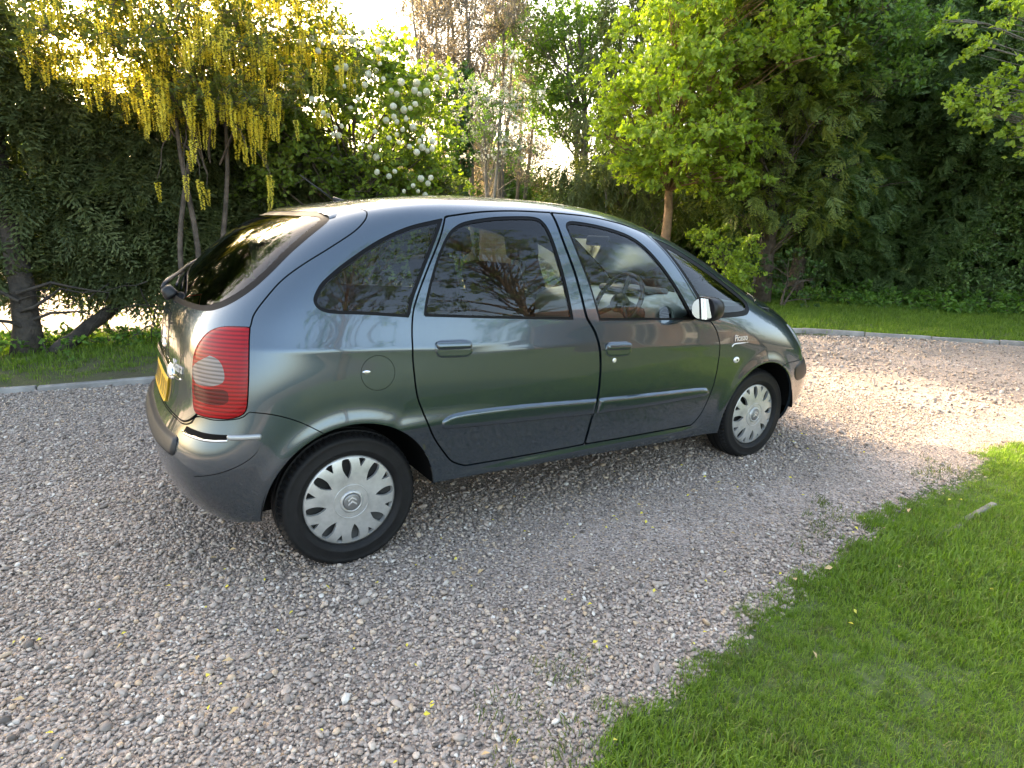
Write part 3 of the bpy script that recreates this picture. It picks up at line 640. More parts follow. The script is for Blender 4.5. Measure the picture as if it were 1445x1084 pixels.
lumps += [np.array([*AZ(px, py, 15.8), .42, .42, .3]) for px, py in ((775, 238), (795, 240), (815, 238), (835, 234), (855, 232), (800, 262), (820, 265), (845, 262), (868, 250), (830, 290), (850, 300), (870, 285), (890, 300), (905, 260))]
tree('drooping_spruce', 'spruce with hanging olive branches behind the lime-green maple', 'tree', tuple(b), tuple(b+np.array([0, 0, 10.])), .17, lumps, 62, 'spruce', (.8, 1.3), BARKG, conifer=True, start=.1, droop=.75, limb_r=.2)
b = AZ(941, 335, 13.6); b[2] = 0
lumps = lump_fill(AZ(965, 165, 13.0), (1.75, 1.4, 1.4), 44, .36, .62, .6) + lump_fill(AZ(1040, 20, 13.2), (2.5, 1.5, 1.5), 46, .36, .62, .6) + [np.array([*AZ(px, py, 12.6), r, r, r*.6]) for px, py, r in ((860, 185, .32), (870, 210, .3), (900, 240, .35), (930, 250, .35), (860, 150, .35), (890, 120, .35), (1040, 200, .35), (1020, 170, .35), (1100, 60, .4), (1150, 80, .4), (1130, 30, .4))]
tree('lime_green_maple', 'maple with bright lime-green leaves and a trunk coloured reddish as if sunlit', 'tree', tuple(b), tuple(AZ(950, 60, 13.6)), .135, lumps, 62, 'maple', (.65, 1.1), BARKL, start=.45, bend=.02, limb_r=.32)
# dark conifers right of the maple
for nm, lab, px, d, h, rad, ts, n in (('olive_cypress', 'olive tipped cypress between the maple and the dark hedge', 1085, 14.2, 6.8, 1.7, 'olive_cypress', 24), ('dark_cypress', 'dark green cypress with bare lower stem beside the olive one', 1130, 15.5, 8.5, 1.7, 'dark_cypress', 26), ('dark_cypress', 'broad dark cypress rising behind the maple crown', 1015, 19., 9., 1.8, 'dark_cypress', 22)):
    b = AZ(px, 330, d); b[2] = 0; lumps = []
    for z in np.linspace(1.9, h, n):
        for k in range(4):
            a = rng.uniform(0, 6.28); q = rad*(1-.55*z/h)*rng.uniform(.3, .95); lumps.append(np.array([b[0]+math.cos(a)*q, b[1]+math.sin(a)*q, z, .55, .55, .42]))
    tree(nm, lab, 'tree', tuple(b), tuple(b+np.array([0, 0, h])), .16, lumps, 92, ts, (.7, 1.25), BARK, conifer=True, start=.15, limb_r=.25)
b = AZ(1165, 330, 16.5); b[2] = 0
lumps = lump_fill(AZ(1165, 35, 14.6), (2.3, 1.6, 1.7), 42, .4, .7, .6)
tree('green_maple', 'mid green broadleaf tree topping the dark cypresses', 'tree', tuple(b), tuple(AZ(1165, 60, 15.6)), .15, lumps, 44, 'ash', (.6, 1.0), BARKG, start=.55, bend=.03, limb_r=.3)
# thin dead stems and shrubs at the wood edge
for lab, px, py, d, h, lean in (('leaning thin bare stem at the wood edge under the cypresses', 1062, 400, 14.2, 2.6, .35), ('slim pale stem under the spruce beside the maple trunk', 862, 330, 15.5, 2.4, -.3)):
    b = AZ(px, py, d); b[2] = 0; m = MB(); Q = np.array([b+np.array([lean*s_*.5+.03*math.sin(5*s_), -.2*lean*s_, h*s_]) for s_ in np.linspace(0, 1, 7)]); m.tube(Q, np.linspace(.055, .02, 7), 7); tag(m.obj('dead_stem', BARKG, None, True), lab, 'tree stem')
for lab, px, d, r, h, ts in (('pale leafy bush at the foot of the maple trunk', 1022, 13.2, .55, 1.6, 'maple'), ('ivy covered stump bush under the dark cypress', 1110, 13.6, .7, 1.3, 'ivy'), ('bushy dark sapling at the wood edge beside the leaning stem', 1045, 14.0, .5, 2.1, 'ivy')):
    b = AZ(px, 380, d); b[2] = 0; lumps = lump_fill((b[0], b[1], h*.5), (r, r, h*.5), 9, .2, .36)
    tree('edge_bush', lab, 'bush', tuple(b), tuple(b+np.array([.05, 0, h*.8])), .03, lumps, 150, ts, (.45, .8), BARK, start=.05, stems=2, bend=.02)
# understorey that closes the view below the crowns, a mass nobody could count
P = []
for k in range(5200):
    px = rng.uniform(560, 1130); d = rng.uniform(20, 27); z = rng.random()**1.3*(3.4+.8*math.sin(px*.03)); q = AZ(px, 320, d); P.append((q[0], q[1], z))
P = np.array(P); n = len(P)
tag(scatter('distant_wood', 'laurel', P, random_rot(n), rng.uniform(1.2, 2.4, n)), 'dark tangled undergrowth deep in the wood behind the trees', 'undergrowth', kind='stuff')
P = []
for k in range(3600):
    px = rng.uniform(-250, 620); d = rng.uniform(34, 44); z = rng.random()**1.2*(3.3+1.0*math.sin(px*.02+1)+1.8*max(0, (px-330)/300)); q = AZ(px, 320, d); P.append((q[0], q[1], z))
P = np.array(P); n = len(P)
tag(scatter('distant_treeline', 'ash', P, random_rot(n), rng.uniform(1.6, 3.2, n)), 'far hazy tree line beyond the hedge and the sandy path', 'tree line', kind='stuff')

# ------------------------------------------------------------------ tall dark hedge on the right, with weeds at its foot
HA, HB = np.array([12.3, 6.9]), np.array([18.6, -3.2]); hv = HB-HA; hl = np.linalg.norm(hv); hv /= hl; hn = np.array([-hv[1], hv[0]]); hn = hn if hn@(CAMP[:2]-HA) > 0 else -hn
t = tag(empty('tall_mixed_hedge', ((HA+HB)[0]/2, (HA+HB)[1]/2, 0)), 'very tall dark green hedge beyond the grass strip', 'hedge')
def hedge_right(n, depth, off, seed):
    s_ = rng.uniform(0, hl, n); z = .05+8.4*rng.random(n)
    q = np.column_stack([s_*1.1, z*1.1]); bul = .45*vnoise(q, seed)+.25*vnoise(q*2.3, seed+1)+.35*np.sin(z*.55)
    dd = bul+off-depth*rng.random(n)**1.6; P = HA+s_[:, None]*hv+dd[:, None]*hn; return np.column_stack([P, z]), s_, z
P, s_, z = hedge_right(11500, 1.6, .2, 51); lau = vnoise(np.column_stack([s_*.5, z*.5]), 61) > -.1
nor = np.column_stack([np.repeat(hn[None], len(P), 0)+rng.normal(0, .5, (len(P), 2)), rng.normal(.1, .3, len(P))]); nor /= np.linalg.norm(nor, axis=1)[:, None]
scatter('crown', 'laurel', P[lau], random_rot(lau.sum()), rng.uniform(.55, 1.05, lau.sum()), t)
scatter('crown', 'dark_cypress', P[~lau], outward_rot(nor[~lau], .3), rng.uniform(.7, 1.15, (~lau).sum()), t)
P, s_, z = hedge_right(4800, 1.2, -1.3, 71); scatter('crown', 'laurel', P, random_rot(len(P)), rng.uniform(1.3, 2.1, len(P)), t)
P, s_, z = hedge_right(3200, 1.0, -2.7, 81); scatter('crown', 'laurel', P, random_rot(len(P)), rng.uniform(1.8, 2.6, len(P)), t)
for k in range(7):
    q = HA+hv*(k+.5)*hl/7-hn*.8; m = MB(); m.tube([(q[0], q[1], -.1), (q[0]+.05, q[1], 2), (q[0], q[1]+.1, 5)], [.13, .11, .06], 8); m.obj('trunk', BARK, t, True)
b = np.array([13.6, .15, 0])
lumps = [np.array([*AZ(px, py, 12.2), r, r, r*.6]) for px, py, r in ((1370, 130, .30), (1400, 120, .34), (1430, 140, .36), (1390, 160, .32), (1420, 175, .34), (1445, 195, .34), (1440, 110, .30), (1360, 150, .22), (1460, 160, .4), (1480, 130, .4), (1340, 30, .3), (1420, 20, .35), (1385, 65, .22))] + lump_fill((13.4, .0, 6.2), (1.5, 1.5, 1.4), 18, .4, .6, .6)
tree('young_maple', 'light green leafy branches of a maple reaching out before the tall hedge', 'tree', tuple(b), (13.6, .15, 6.4), .11, lumps, 62, 'maple', (.5, .85), BARKG, start=.3)
bx_ = P = rand_box(9, 20, -6, 9.5, 30); P = P[(verge_d(P) > 2.2)]
hd = (P-HA)@hn; P = P[(hd < 2.0+.4*vnoise(P*1.2, 77)[:len(P)]) & (hd > -.4)]; n = len(P); hd = (P-HA)@hn
tag(scatter('weeds_by_tall_hedge', 'nettle', np.column_stack([P, .10+.32*rng.random(n)*np.clip((2.3-hd)/1.4, .3, 1)]), random_rot(n, .4), rng.uniform(.7, 1.3, n)), 'band of leafy nettles along the foot of the tall hedge', 'weeds', kind='stuff')
P = rand_box(9, 16, 5, 11, 24); P = P[(verge_d(P) > 3.0)]; n = len(P)
tag(scatter('weeds_by_wood', 'nettle', np.column_stack([P, .08+.25*rng.random(n)]), random_rot(n, .4), rng.uniform(.7, 1.3, n)), 'low green weeds spreading under the maple at the wood edge', 'weeds', kind='stuff')
# ------------------------------------------------------------------ the car (x forward, y to its left, origin under the rear axle)
ROWS = np.array([
(.170,.760,-.38,3.411,14,2.6,13,2.2),(.220,.815,-.50,3.506,14,2.6,13,2.2),(.320,.845,-.637,3.604,14,2.6,13,2.2),(.450,.862,-.690,3.645,14,2.6,13,2.2),
(.560,.872,-.695,3.617,14,2.6,13,2.2),(.650,.875,-.655,3.545,14,2.6,13,2.2),(.750,.874,-.622,3.495,13,2.6,12,2.2),(.850,.868,-.610,3.432,12,2.6,10,2.2),
(.950,.855,-.598,3.318,11,2.6,8,2.2),(1.020,.842,-.585,3.184,10,2.6,7,2.2),(1.120,.818,-.552,2.969,9,2.5,6.2,2.2),(1.250,.778,-.450,2.712,8,2.5,5.6,2.2),
(1.380,.728,-.316,2.430,7,2.5,5,2.2),(1.480,.680,-.172,2.149,6,2.5,4.5,2.2),(1.550,.625,.024,1.915,6,2.5,4,2.2),(1.595,.540,.314,1.662,6,2.5,3.5,2.2),
(1.622,.380,.590,1.362,5,2.3,3,2.2),(1.634,.190,.770,1.102,4,2.2,2.5,2.2),(1.637,.0,.850,.900,2,2,2,2)])
XM = .88
def row_spline(rows, u):
    n = len(rows); u = np.clip(u, 0, n-1-1e-9); i = u.astype(int); t = (u-i)[:, None]; d = np.diff(rows, axis=0); m = np.zeros_like(rows)
    pr = d[1:]*d[:-1]; sm = d[1:]+d[:-1]; m[1:-1] = np.where(pr > 0, 2*pr/np.where(np.abs(sm) < 1e-12, 1, sm), 0)
    m[0] = d[0]; m[-1] = d[-1]; m[-1, 0] = 0; m[-1, 1] = 1.2*d[-1, 1]
    return (2*t**3-3*t**2+1)*rows[i]+(t**3-2*t**2+t)*m[i]+(-2*t**3+3*t**2)*rows[i+1]+(t**3-t**2)*m[i+1]
UU = np.linspace(0, len(ROWS)-1, 3601); TT = row_spline(ROWS, UU)
k_ = np.exp(-.5*(np.arange(-150, 151)/75.)**2); k_ /= k_.sum()                 # smooth the fairing between the rows
pad = np.vstack([2*TT[0]-TT[150:0:-1], TT, 2*TT[-1]-TT[-2:-152:-1]]); SM = np.stack([np.convolve(pad[:, c], k_, 'valid') for c in range(8)], 1)
fade = np.clip(np.minimum((UU-0)/1.2, (UU[-1]-UU)/2.5), 0, 1)[:, None]; TT = TT*(1-fade)+SM*fade
def rowz(z): return np.stack([np.interp(z, TT[:, 0], TT[:, c]) for c in range(8)], -1)
def crease_z(x): return np.interp(x, (-.4, .26, 1.31, 2.24, 3.0), (1.0, .962, .885, .832, .80))
ARCH = ((.0, .302, .372), (2.715, .306, .372))
def side_relief(x, z, k):
    """panel shape on top of the smooth hull: shoulder crease, wheel-arch lips, sill roll"""
    d = np.abs(z-crease_z(x)); o = .0085*np.exp(-np.sqrt(d*d+.002**2)/.055)*np.clip((2.55-x)/.5, 0, 1)
    o = o-.004*np.exp(-((z-.50)/.10)**2)*np.clip((x-.5)/.25, 0, 1)*np.clip((2.2-x)/.25, 0, 1)
    o = o+.011*np.exp(-((z-(.338-.016*(x-.5)))/.022)**2)*np.clip((x-.42)/.15, 0, 1)*np.clip((2.2-x)/.15, 0, 1)
    for cx, cz, r in ARCH:
        rr = np.hypot(x-cx, z-cz); o = o+.013*np.exp(-((rr-r)/.045)**2)
    return o*k
def taper(s, rear): return 1-np.where(rear, .03, .02)*s**2
def Ysurf(x, z):
    x = np.asarray(x, float); z = np.asarray(z, float); r = rowz(z); rear = x < XM
    s = np.clip(np.where(rear, (XM-x)/np.maximum(XM-r[..., 2], 1e-4), (x-XM)/np.maximum(r[..., 3]-XM, 1e-4)), 0, 1)
    b = (1-s**np.where(rear, r[..., 4], r[..., 6]))**(1/np.where(rear, r[..., 5], r[..., 7]))
    return r[..., 1]*b*taper(s, rear)+side_relief(x, z, b**4)
def Xrear(y, z):
    r = rowz(np.asarray(z, float)); q = np.abs(np.asarray(y, float))/r[..., 1]; s = 1.
    for _ in range(6): s = np.clip(1-np.clip(q/taper(s, True), 0, 1)**r[..., 5], 0, 1)**(1/r[..., 4])
    return XM-s*(XM-r[..., 2])
def Xfront(y, z):
    r = rowz(np.asarray(z, float)); q = np.abs(np.asarray(y, float))/r[..., 1]; s = 1.
    for _ in range(6): s = np.clip(1-np.clip(q/taper(s, False), 0, 1)**r[..., 7], 0, 1)**(1/r[..., 6])
    return XM+s*(r[..., 3]-XM)
NR, NC = 190, 270
mid = np.column_stack([TT[:, 0], TT[:, 1]]); al = np.r_[0, np.cumsum(np.hypot(*np.diff(mid, axis=0).T)+.0004)]
us = np.interp(np.linspace(0, al[-1], NR), al, UU); RW = np.stack([np.interp(us, UU, TT[:, c]) for c in range(8)], 1)
G = np.zeros((NR, NC, 3))
th = np.linspace(0, np.pi/2, 500)
for i, r in enumerate(RW):
    z, w_, xr, xf, pr, qr, pf, qf = r
    sR = np.sin(th)**(2/pr); bR = np.clip(1-sR**pr, 0, 1)**(1/qr); sF = np.sin(th)**(2/pf); bF = np.clip(1-sF**pf, 0, 1)**(1/qf)
    x = np.r_[(XM-sR*(XM-xr))[::-1], (XM+sF*(xf-XM))[1:]]; y = np.r_[(w_*bR*taper(sR, True))[::-1], (w_*bF*taper(sF, False))[1:]]; bb = np.r_[bR[::-1], bF[1:]]
    y = y+side_relief(x, np.full_like(x, z), bb**4)*(w_ > .3)
    a = np.r_[0, np.cumsum(np.hypot(np.diff(x), np.diff(y))+1e-7)]; a /= a[-1]; q = np.linspace(0, 1, NC)
    G[i] = np.column_stack([np.interp(q, a, x), -np.interp(q, a, y), np.full(NC, z)])
    G[i, 0, 1] = G[i, -1, 1] = 0
du = np.gradient(G, axis=0); dv = np.gradient(G, axis=1); NN = np.cross(dv, du); ln_ = np.linalg.norm(NN, axis=2, keepdims=True); NN = NN/np.maximum(ln_, 1e-12)
if NN[NR//3, NC//2, 1] > 0: NN = -NN
NN[:, 0, 1] = NN[:, -1, 1] = 0; NN[-3:] = (0, 0, 1); NN /= np.linalg.norm(NN, axis=2, keepdims=True)+1e-12
ii, jj = np.meshgrid(np.arange(NR-1), np.arange(NC-1), indexing='ij'); a = (ii*NC+jj).ravel()
HALF = (G.reshape(-1, 3), NN.reshape(-1, 3), np.concatenate([np.stack([a, a+1, a+NC+1], 1), np.stack([a, a+NC+1, a+NC], 1)]))
fn = np.cross(HALF[0][HALF[2][:, 1]]-HALF[0][HALF[2][:, 0]], HALF[0][HALF[2][:, 2]]-HALF[0][HALF[2][:, 0]])
if (fn*HALF[1][HALF[2][:, 0]]).sum(1).mean() < 0: HALF = (HALF[0], HALF[1], HALF[2][:, ::-1].copy())
def compact(V, N, T):
    u = np.unique(T); mp = np.zeros(len(V), int); mp[u] = np.arange(len(u)); return V[u], N[u], mp[T]
def cut(S, f):
    """split a triangle surface along f = 0; returns (inside f<0, outside)"""
    V, N, T = S
    if len(T) == 0: return S, S
    F = f(V); F = np.where(np.abs(F) < 2e-5, 2e-5, F); neg = F < 0; c = neg[T].sum(1)
    tin = [T[c == 3]]; tout = [T[c == 0]]; mx = T[(c == 1) | (c == 2)]
    if len(mx):
        nm = neg[mx]; lone = np.where(nm.sum(1) == 1, nm.argmax(1), (~nm).argmax(1)); r = np.arange(len(mx))
        A, B, C = mx[r, lone], mx[r, (lone+1) % 3], mx[r, (lone+2) % 3]
        E = np.concatenate([np.stack([A, B], 1), np.stack([A, C], 1)]); E.sort(1); ue, inv = np.unique(E, axis=0, return_inverse=True); inv = inv.ravel()
        t = (F[ue[:, 0]]/(F[ue[:, 0]]-F[ue[:, 1]]))[:, None]; NV = V[ue[:, 0]]*(1-t)+V[ue[:, 1]]*t; n2 = N[ue[:, 0]]*(1-t)+N[ue[:, 1]]*t; n2 /= np.linalg.norm(n2, axis=1)[:, None]+1e-12
        p = inv[:len(A)]+len(V); q = inv[len(A):]+len(V); V = np.vstack([V, NV]); N = np.vstack([N, n2])
        one = np.stack([A, p, q], 1); two = np.concatenate([np.stack([p, B, C], 1), np.stack([p, C, q], 1)]); li = neg[A]; l2 = np.r_[li, li]
        tin += [one[li], two[~l2]]; tout += [one[~li], two[l2]]
    return compact(V, N, np.concatenate(tin)), compact(V, N, np.concatenate(tout))
def by_poly(P, off=0.): return lambda V: sdf(V[:, [0, 2]], P)+off
def skirt(S, depth):
    V, N, T = S; E = np.concatenate([T[:, [0, 1]], T[:, [1, 2]], T[:, [2, 0]]]); key = np.sort(E, 1); _, inv, cnt = np.unique(key, axis=0, return_inverse=True, return_counts=True)
    b = E[cnt[inv.ravel()] == 1]; b = b[~((np.abs(V[b[:, 0], 1]) < 1e-4) & (np.abs(V[b[:, 1], 1]) < 1e-4))]
    p, q = V[b[:, 0]], V[b[:, 1]]; pn, qn = N[b[:, 0]], N[b[:, 1]]; nn = np.cross(q-p, pn); nn /= np.linalg.norm(nn, axis=1)[:, None]+1e-12
    m = len(b); W = np.concatenate([p, q, q-qn*depth, p-pn*depth]); i = np.arange(m)
    return np.vstack([V, W]), np.vstack([N, np.tile(nn, (4, 1))]), np.vstack([T, np.stack([i+m, i, i+3*m], 1)+len(V), np.stack([i+m, i+3*m, i+2*m], 1)+len(V)])
def mirror(S): V, N, T = S; return V*(1, -1, 1), N*(1, -1, 1), T[:, ::-1].copy()
def merge(*Ss):
    V = []; N = []; T = []; n = 0
    for s in Ss: V.append(s[0]); N.append(s[1]); T.append(s[2]+n); n += len(s[0])
    return np.vstack(V), np.vstack(N), np.vstack(T)
def push(S, h):          # move along the normal; h number or function of vertices
    d = h(S[0]) if callable(h) else np.full(len(S[0]), h); return S[0]+S[1]*d[:, None], S[1], S[2]
def renormal(S):
    V, N, T = S; f = np.cross(V[T[:, 1]]-V[T[:, 0]], V[T[:, 2]]-V[T[:, 0]]); n = np.zeros_like(V)
    for k in range(3): np.add.at(n, T[:, k], f)
    return V, n/(np.linalg.norm(n, axis=1)[:, None]+1e-15), T
def weld(S):
    """join the two halves of a centre panel"""
    V, N, T = S; k = np.round(V*1e5).astype(np.int64); k = np.column_stack([k, np.round(N*20).astype(np.int64)]); _, first, inv = np.unique(k, axis=0, return_index=True, return_inverse=True); inv = inv.ravel(); T = inv[T]; T = T[(T[:, 0] != T[:, 1]) & (T[:, 1] != T[:, 2]) & (T[:, 0] != T[:, 2])]
    return V[first], N[first], T
def sobj(name, S, mat, parent): return link(name, mesh_arrays(name, S[0], S[2], mat, N=S[1]), parent)

# paint and trim
def paint_material():
    m, ns, ln, b = newmat('grey_metallic_paint'); tc = nd(ns, 'ShaderNodeTexCoord')
    n = nd(ns, 'ShaderNodeTexNoise'); n.inputs['Scale'].default_value = 900; n.inputs['Detail'].default_value = 1; ln.new(tc.outputs['Object'], n.inputs['Vector'])
    r = ramp(ns, [(.35, (.029, .050, .066)), (.65, (.053, .079, .100))]); ln.new(n.outputs['Fac'], r.inputs[0])
    n3 = nd(ns, 'ShaderNodeTexNoise'); n3.inputs['Scale'].default_value = 3.; n3.inputs['Detail'].default_value = 6; ln.new(tc.outputs['Object'], n3.inputs['Vector'])
    sp = nd(ns, 'ShaderNodeSeparateXYZ'); ln.new(tc.outputs['Object'], sp.inputs[0])
    mr = nd(ns, 'ShaderNodeMapRange'); mr.inputs['From Min'].default_value = .75; mr.inputs['From Max'].default_value = .2; mr.inputs['To Min'].default_value = .0; mr.inputs['To Max'].default_value = .16; ln.new(sp.outputs['Z'], mr.inputs['Value'])
    mm = nd(ns, 'ShaderNodeMath', operation='MULTIPLY'); ln.new(mr.outputs[0], mm.inputs[0]); ln.new(n3.outputs['Fac'], mm.inputs[1])       # road dust low on the body
    mx = nd(ns, 'ShaderNodeMix', data_type='RGBA'); ln.new(mm.outputs[0], mx.inputs[0]); ln.new(r.outputs[0], mx.inputs[6]); mx.inputs[7].default_value = (.13, .125, .115, 1); ln.new(mx.outputs[2], b.inputs['Base Color'])
    b.inputs['Metallic'].default_value = .78; b.inputs['Roughness'].default_value = .26
    b.inputs['Coat Weight'].default_value = 1; b.inputs['Coat IOR'].default_value = 1.6
    r2 = nd(ns, 'ShaderNodeMapRange'); r2.inputs['To Min'].default_value = .02; r2.inputs['To Max'].default_value = .06; ln.new(n3.outputs['Fac'], r2.inputs['Value']); ln.new(r2.outputs[0], b.inputs['Coat Roughness'])
    return m
PAINT = paint_material()
BLACK = M('black_trim', (.007, .007, .008), .38, spec=.35); SEAL = M('window_seal', (.004, .004, .0045), .45, spec=.12); CAVE = M('dark_cavity', (.003, .003, .003), .8, spec=.1)
GREYP = M('grey_bumper_plastic', (.012, .0135, .0145), .5, var=(40, .2)); CHROME = M('chrome', (.72, .73, .75), .10, 1.); DULLCH = M('satin_strip', (.30, .315, .315), .35, .6)
GLASS = glassmat('window_glass', (.84, .90, .86), 1.5); GLASSD = glassmat('privacy_glass', (.68, .74, .71), 1.5); MIRR = M('mirror_glass', (.9, .92, .95), .02, 1.)
RUBBER = M('tyre_rubber', (.0058, .0058, .0062), .66, spec=.3, var=(30, .35), bump=(140, .3, .002)); SILVER = M('wheel_cover_silver', (.44, .44, .425), .36, .5, var=(11, .22)); CAPG = M('hub_cap_grey', (.20, .20, .20), .35, .5)
SEATF = M('seat_fabric', (.012, .014, .015), .9, var=(60, .35), spec=.1); DASH = M('dash_plastic', (.30, .34, .32), .6); DASHD = M('dark_plastic', (.02, .022, .022), .5)
YELLOW = M('plate_yellow', (.78, .44, .03), .35); INK = M('plate_ink', (.012, .012, .014), .4); WHITE = M('badge_silver', (.78, .78, .76), .25, .6)
def lens(name, c, rib, emis=0):
    m, ns, ln, b = newmat(name); b.inputs['Base Color'].default_value = (*c, 1); b.inputs['Roughness'].default_value = .35; b.inputs['Specular IOR Level'].default_value = .12; b.inputs['Coat Weight'].default_value = .3; b.inputs['Coat Roughness'].default_value = .03
    tc = nd(ns, 'ShaderNodeTexCoord'); wv = nd(ns, 'ShaderNodeTexWave', bands_direction='Z'); wv.inputs['Scale'].default_value = rib; wv.inputs['Distortion'].default_value = .25; ln.new(tc.outputs['Object'], wv.inputs['Vector'])
    r = ramp(ns, [(.10, tuple(x*.55 for x in c)), (.5, c), (.95, tuple(min(1, x*1.2) for x in c))]); ln.new(wv.outputs['Fac'], r.inputs[0]); ln.new(r.outputs[0], b.inputs['Base Color'])
    bp = nd(ns, 'ShaderNodeBump'); bp.inputs['Strength'].default_value = .25; bp.inputs['Distance'].default_value = .002; ln.new(wv.outputs['Fac'], bp.inputs['Height']); ln.new(bp.outputs[0], b.inputs['Normal'])
    return m
REDL = lens('red_lens', (.24, .0015, .004), 21.); REDD = lens('dark_red_lens', (.075, .002, .004), 21.); CLEARL = lens('clear_lens', (.17, .145, .135), 21.); HEADL = M('headlamp_lens', (.62, .64, .64), .08, .2, coat=1)

# outlines in the side view, x forward / z up
P_RQ = poly([(.515, 1.508), (.34, 1.468), (.19, 1.408), (.04, 1.322), (-.06, 1.25), (-.095, 1.21), (-.112, 1.175), (-.102, 1.145), (-.075, 1.128), (-.03, 1.120), (.09, 1.111), (.275, 1.091)], [(.275, 1.091), (.305, 1.17), (.375, 1.29), (.455, 1.415), (.515, 1.508)])
P_RDW = poly([(.340, 1.092), (.355, 1.15), (.39, 1.235), (.445, 1.34), (.51, 1.43), (.565, 1.473), (.635, 1.498), (.78, 1.52), (.94, 1.529), (1.03, 1.526), (1.068, 1.503), (1.09, 1.45), (1.11, 1.34), (1.13, 1.20), (1.148, 1.035)], [(1.148, 1.035), (.74, 1.062), (.340, 1.092)])
P_FDW = poly([(1.312, 1.022), (1.27, 1.20), (1.23, 1.34), (1.203, 1.45), (1.197, 1.485), (1.218, 1.508), (1.27, 1.514), (1.41, 1.50), (1.55, 1.474), (1.65, 1.443), (1.73, 1.395), (1.81, 1.315), (1.89, 1.21), (1.945, 1.125), (1.985, 1.06), (2.03, .985)], [(2.03, .985), (1.65, 1.005), (1.312, 1.022)])
P_FQ = poly([(1.835, 1.445), (1.98, 1.400), (2.13, 1.335), (2.25, 1.275), (2.36, 1.215), (2.48, 1.142), (2.565, 1.080), (2.585, 1.035), (2.555, .998), (2.47, .982), (2.14, .985)], [(2.14, .985), (2.105, 1.05), (2.05, 1.14), (1.985, 1.245), (1.915, 1.35), (1.835, 1.445)])
ROOFL = [(.525, 1.518), (.72, 1.545), (.92, 1.557), (1.14, 1.557), (1.39, 1.545), (1.59, 1.518), (1.71, 1.492), (1.80, 1.465)]
BGAP = [(1.14, 1.557), (1.155, 1.42), (1.19, 1.27), (1.21, 1.16), (1.23, 1.05), (1.255, 1.005), (1.28, .96), (1.30, .89), (1.312, .78), (1.307, .64), (1.28, .51), (1.25, .362)]
P_RD = poly([(.525, 1.518), (.72, 1.545), (.92, 1.557), (1.14, 1.557)], BGAP, [(1.25, .362), (.81, .370), (.53, .378)], [(.53, .378), (.465, .41), (.42, .46), (.35, .57), (.302, .69), (.28, .76), (.27, .86), (.268, .96), (.283, 1.085), (.315, 1.17), (.385, 1.29), (.47, 1.42), (.525, 1.518)])
P_FD = poly([(1.14, 1.557), (1.39, 1.545), (1.59, 1.518), (1.71, 1.492), (1.80, 1.465)], [(1.80, 1.465), (1.88, 1.385), (1.955, 1.28), (2.03, 1.16), (2.095, 1.05), (2.13, .985)], [(2.13, .985), (2.165, .972), (2.21, .92), (2.24, .83), (2.242, .74), (2.22, .58), (2.16, .42), (2.09, .342)], [(2.09, .342), (1.60, .352), (1.25, .362)], BGAP[::-1])
P_LAMP = poly([(-.345, 1.079), (-.411, 1.078), (-.454, 1.067), (-.488, 1.041), (-.518, .998), (-.536, .950), (-.547, .884), (-.555, .805), (-.557, .742), (-.535, .731), (-.495, .732), (-.453, .735), (-.419, .746), (-.398, .764), (-.388, .796), (-.375, .886), (-.359, 1.010), (-.345, 1.079)])
P_HATCH = poly([(.15, 1.70), (.15, 1.562), (.182, 1.530), (.181, 1.512), (.155, 1.48), (.099, 1.436), (-.016, 1.368), (-.123, 1.306), (-.209, 1.246), (-.280, 1.176), (-.325, 1.122), (-.342, 1.082)], [(-.342, 1.082), (-.44, .93), (-.50, .80), (-.545, .738)], [(-.545, .738), (-.575, .700), (-.60, .684), (-.63, .688), (-.8, .69)], [(-.8, .69), (-.8, 1.7), (.15, 1.7)])
P_RGL = poly([(.012, 1.512), (.029, 1.488), (-.07, 1.415), (-.155, 1.349), (-.246, 1.268), (-.313, 1.212), (-.383, 1.163), (-.434, 1.135), (-.473, 1.121), (-.53, 1.119), (-.8, 1.122)], [(-.8, 1.122), (-.8, 1.522), (-.05, 1.522), (.012, 1.512)])
P_RB = poly([(-.8, .686), (-.63, .684), (-.60, .680), (-.575, .696), (-.552, .728), (-.50, .729), (-.42, .742), (-.39, .766)], [(-.39, .766), (-.317, .753), (-.249, .729), (-.179, .691), (-.10, .63), (.0, .5)], [(.0, .5), (.0, .0), (-.8, .0), (-.8, .686)])
P_WS = poly([(1.79, 1.70), (1.795, 1.535), (1.83, 1.512), (2.0, 1.450), (2.2, 1.360), (2.42, 1.235), (2.60, 1.125), (2.70, 1.055)], [(2.70, 1.055), (2.85, 1.075), (3.3, 1.135)], [(3.3, 1.135), (3.3, 1.7), (1.79, 1.7)])
P_BON = poly([(2.70, 1.05), (2.85, 1.07), (3.3, 1.13)], [(3.3, 1.13), (3.9, 1.13), (3.9, .735), (3.40, .745)], [(3.40, .745), (3.28, .825), (3.10, .905), (2.9, .975), (2.72, 1.03), (2.70, 1.05)])
P_HL = poly([(3.06, .895), (3.18, .850), (3.30, .785), (3.40, .735), (3.6, .72), (3.6, .655), (3.42, .645), (3.30, .67), (3.20, .73), (3.11, .81), (3.06, .895)])
P_FB = poly([(2.86, .635), (2.96, .648), (3.10, .646), (3.26, .642), (3.42, .640), (3.9, .65)], [(3.9, .65), (3.9, .0), (2.80, .0), (2.86, .635)])
SILL = poly([(-.9, .10), (-.9, .20), (-.55, .245), (-.37, .30), (.30, .325), (.81, .315), (1.19, .298), (1.76, .272), (2.25, .255), (2.9, .22), (3.3, .20), (3.9, .20)], [(3.9, .20), (3.9, .0), (-.9, .0), (-.9, .1)])
P_FLAP = np.array([(.115+.074*math.cos(a), .874+.074*math.sin(a)) for a in np.linspace(0, 2*np.pi, 40, endpoint=False)])
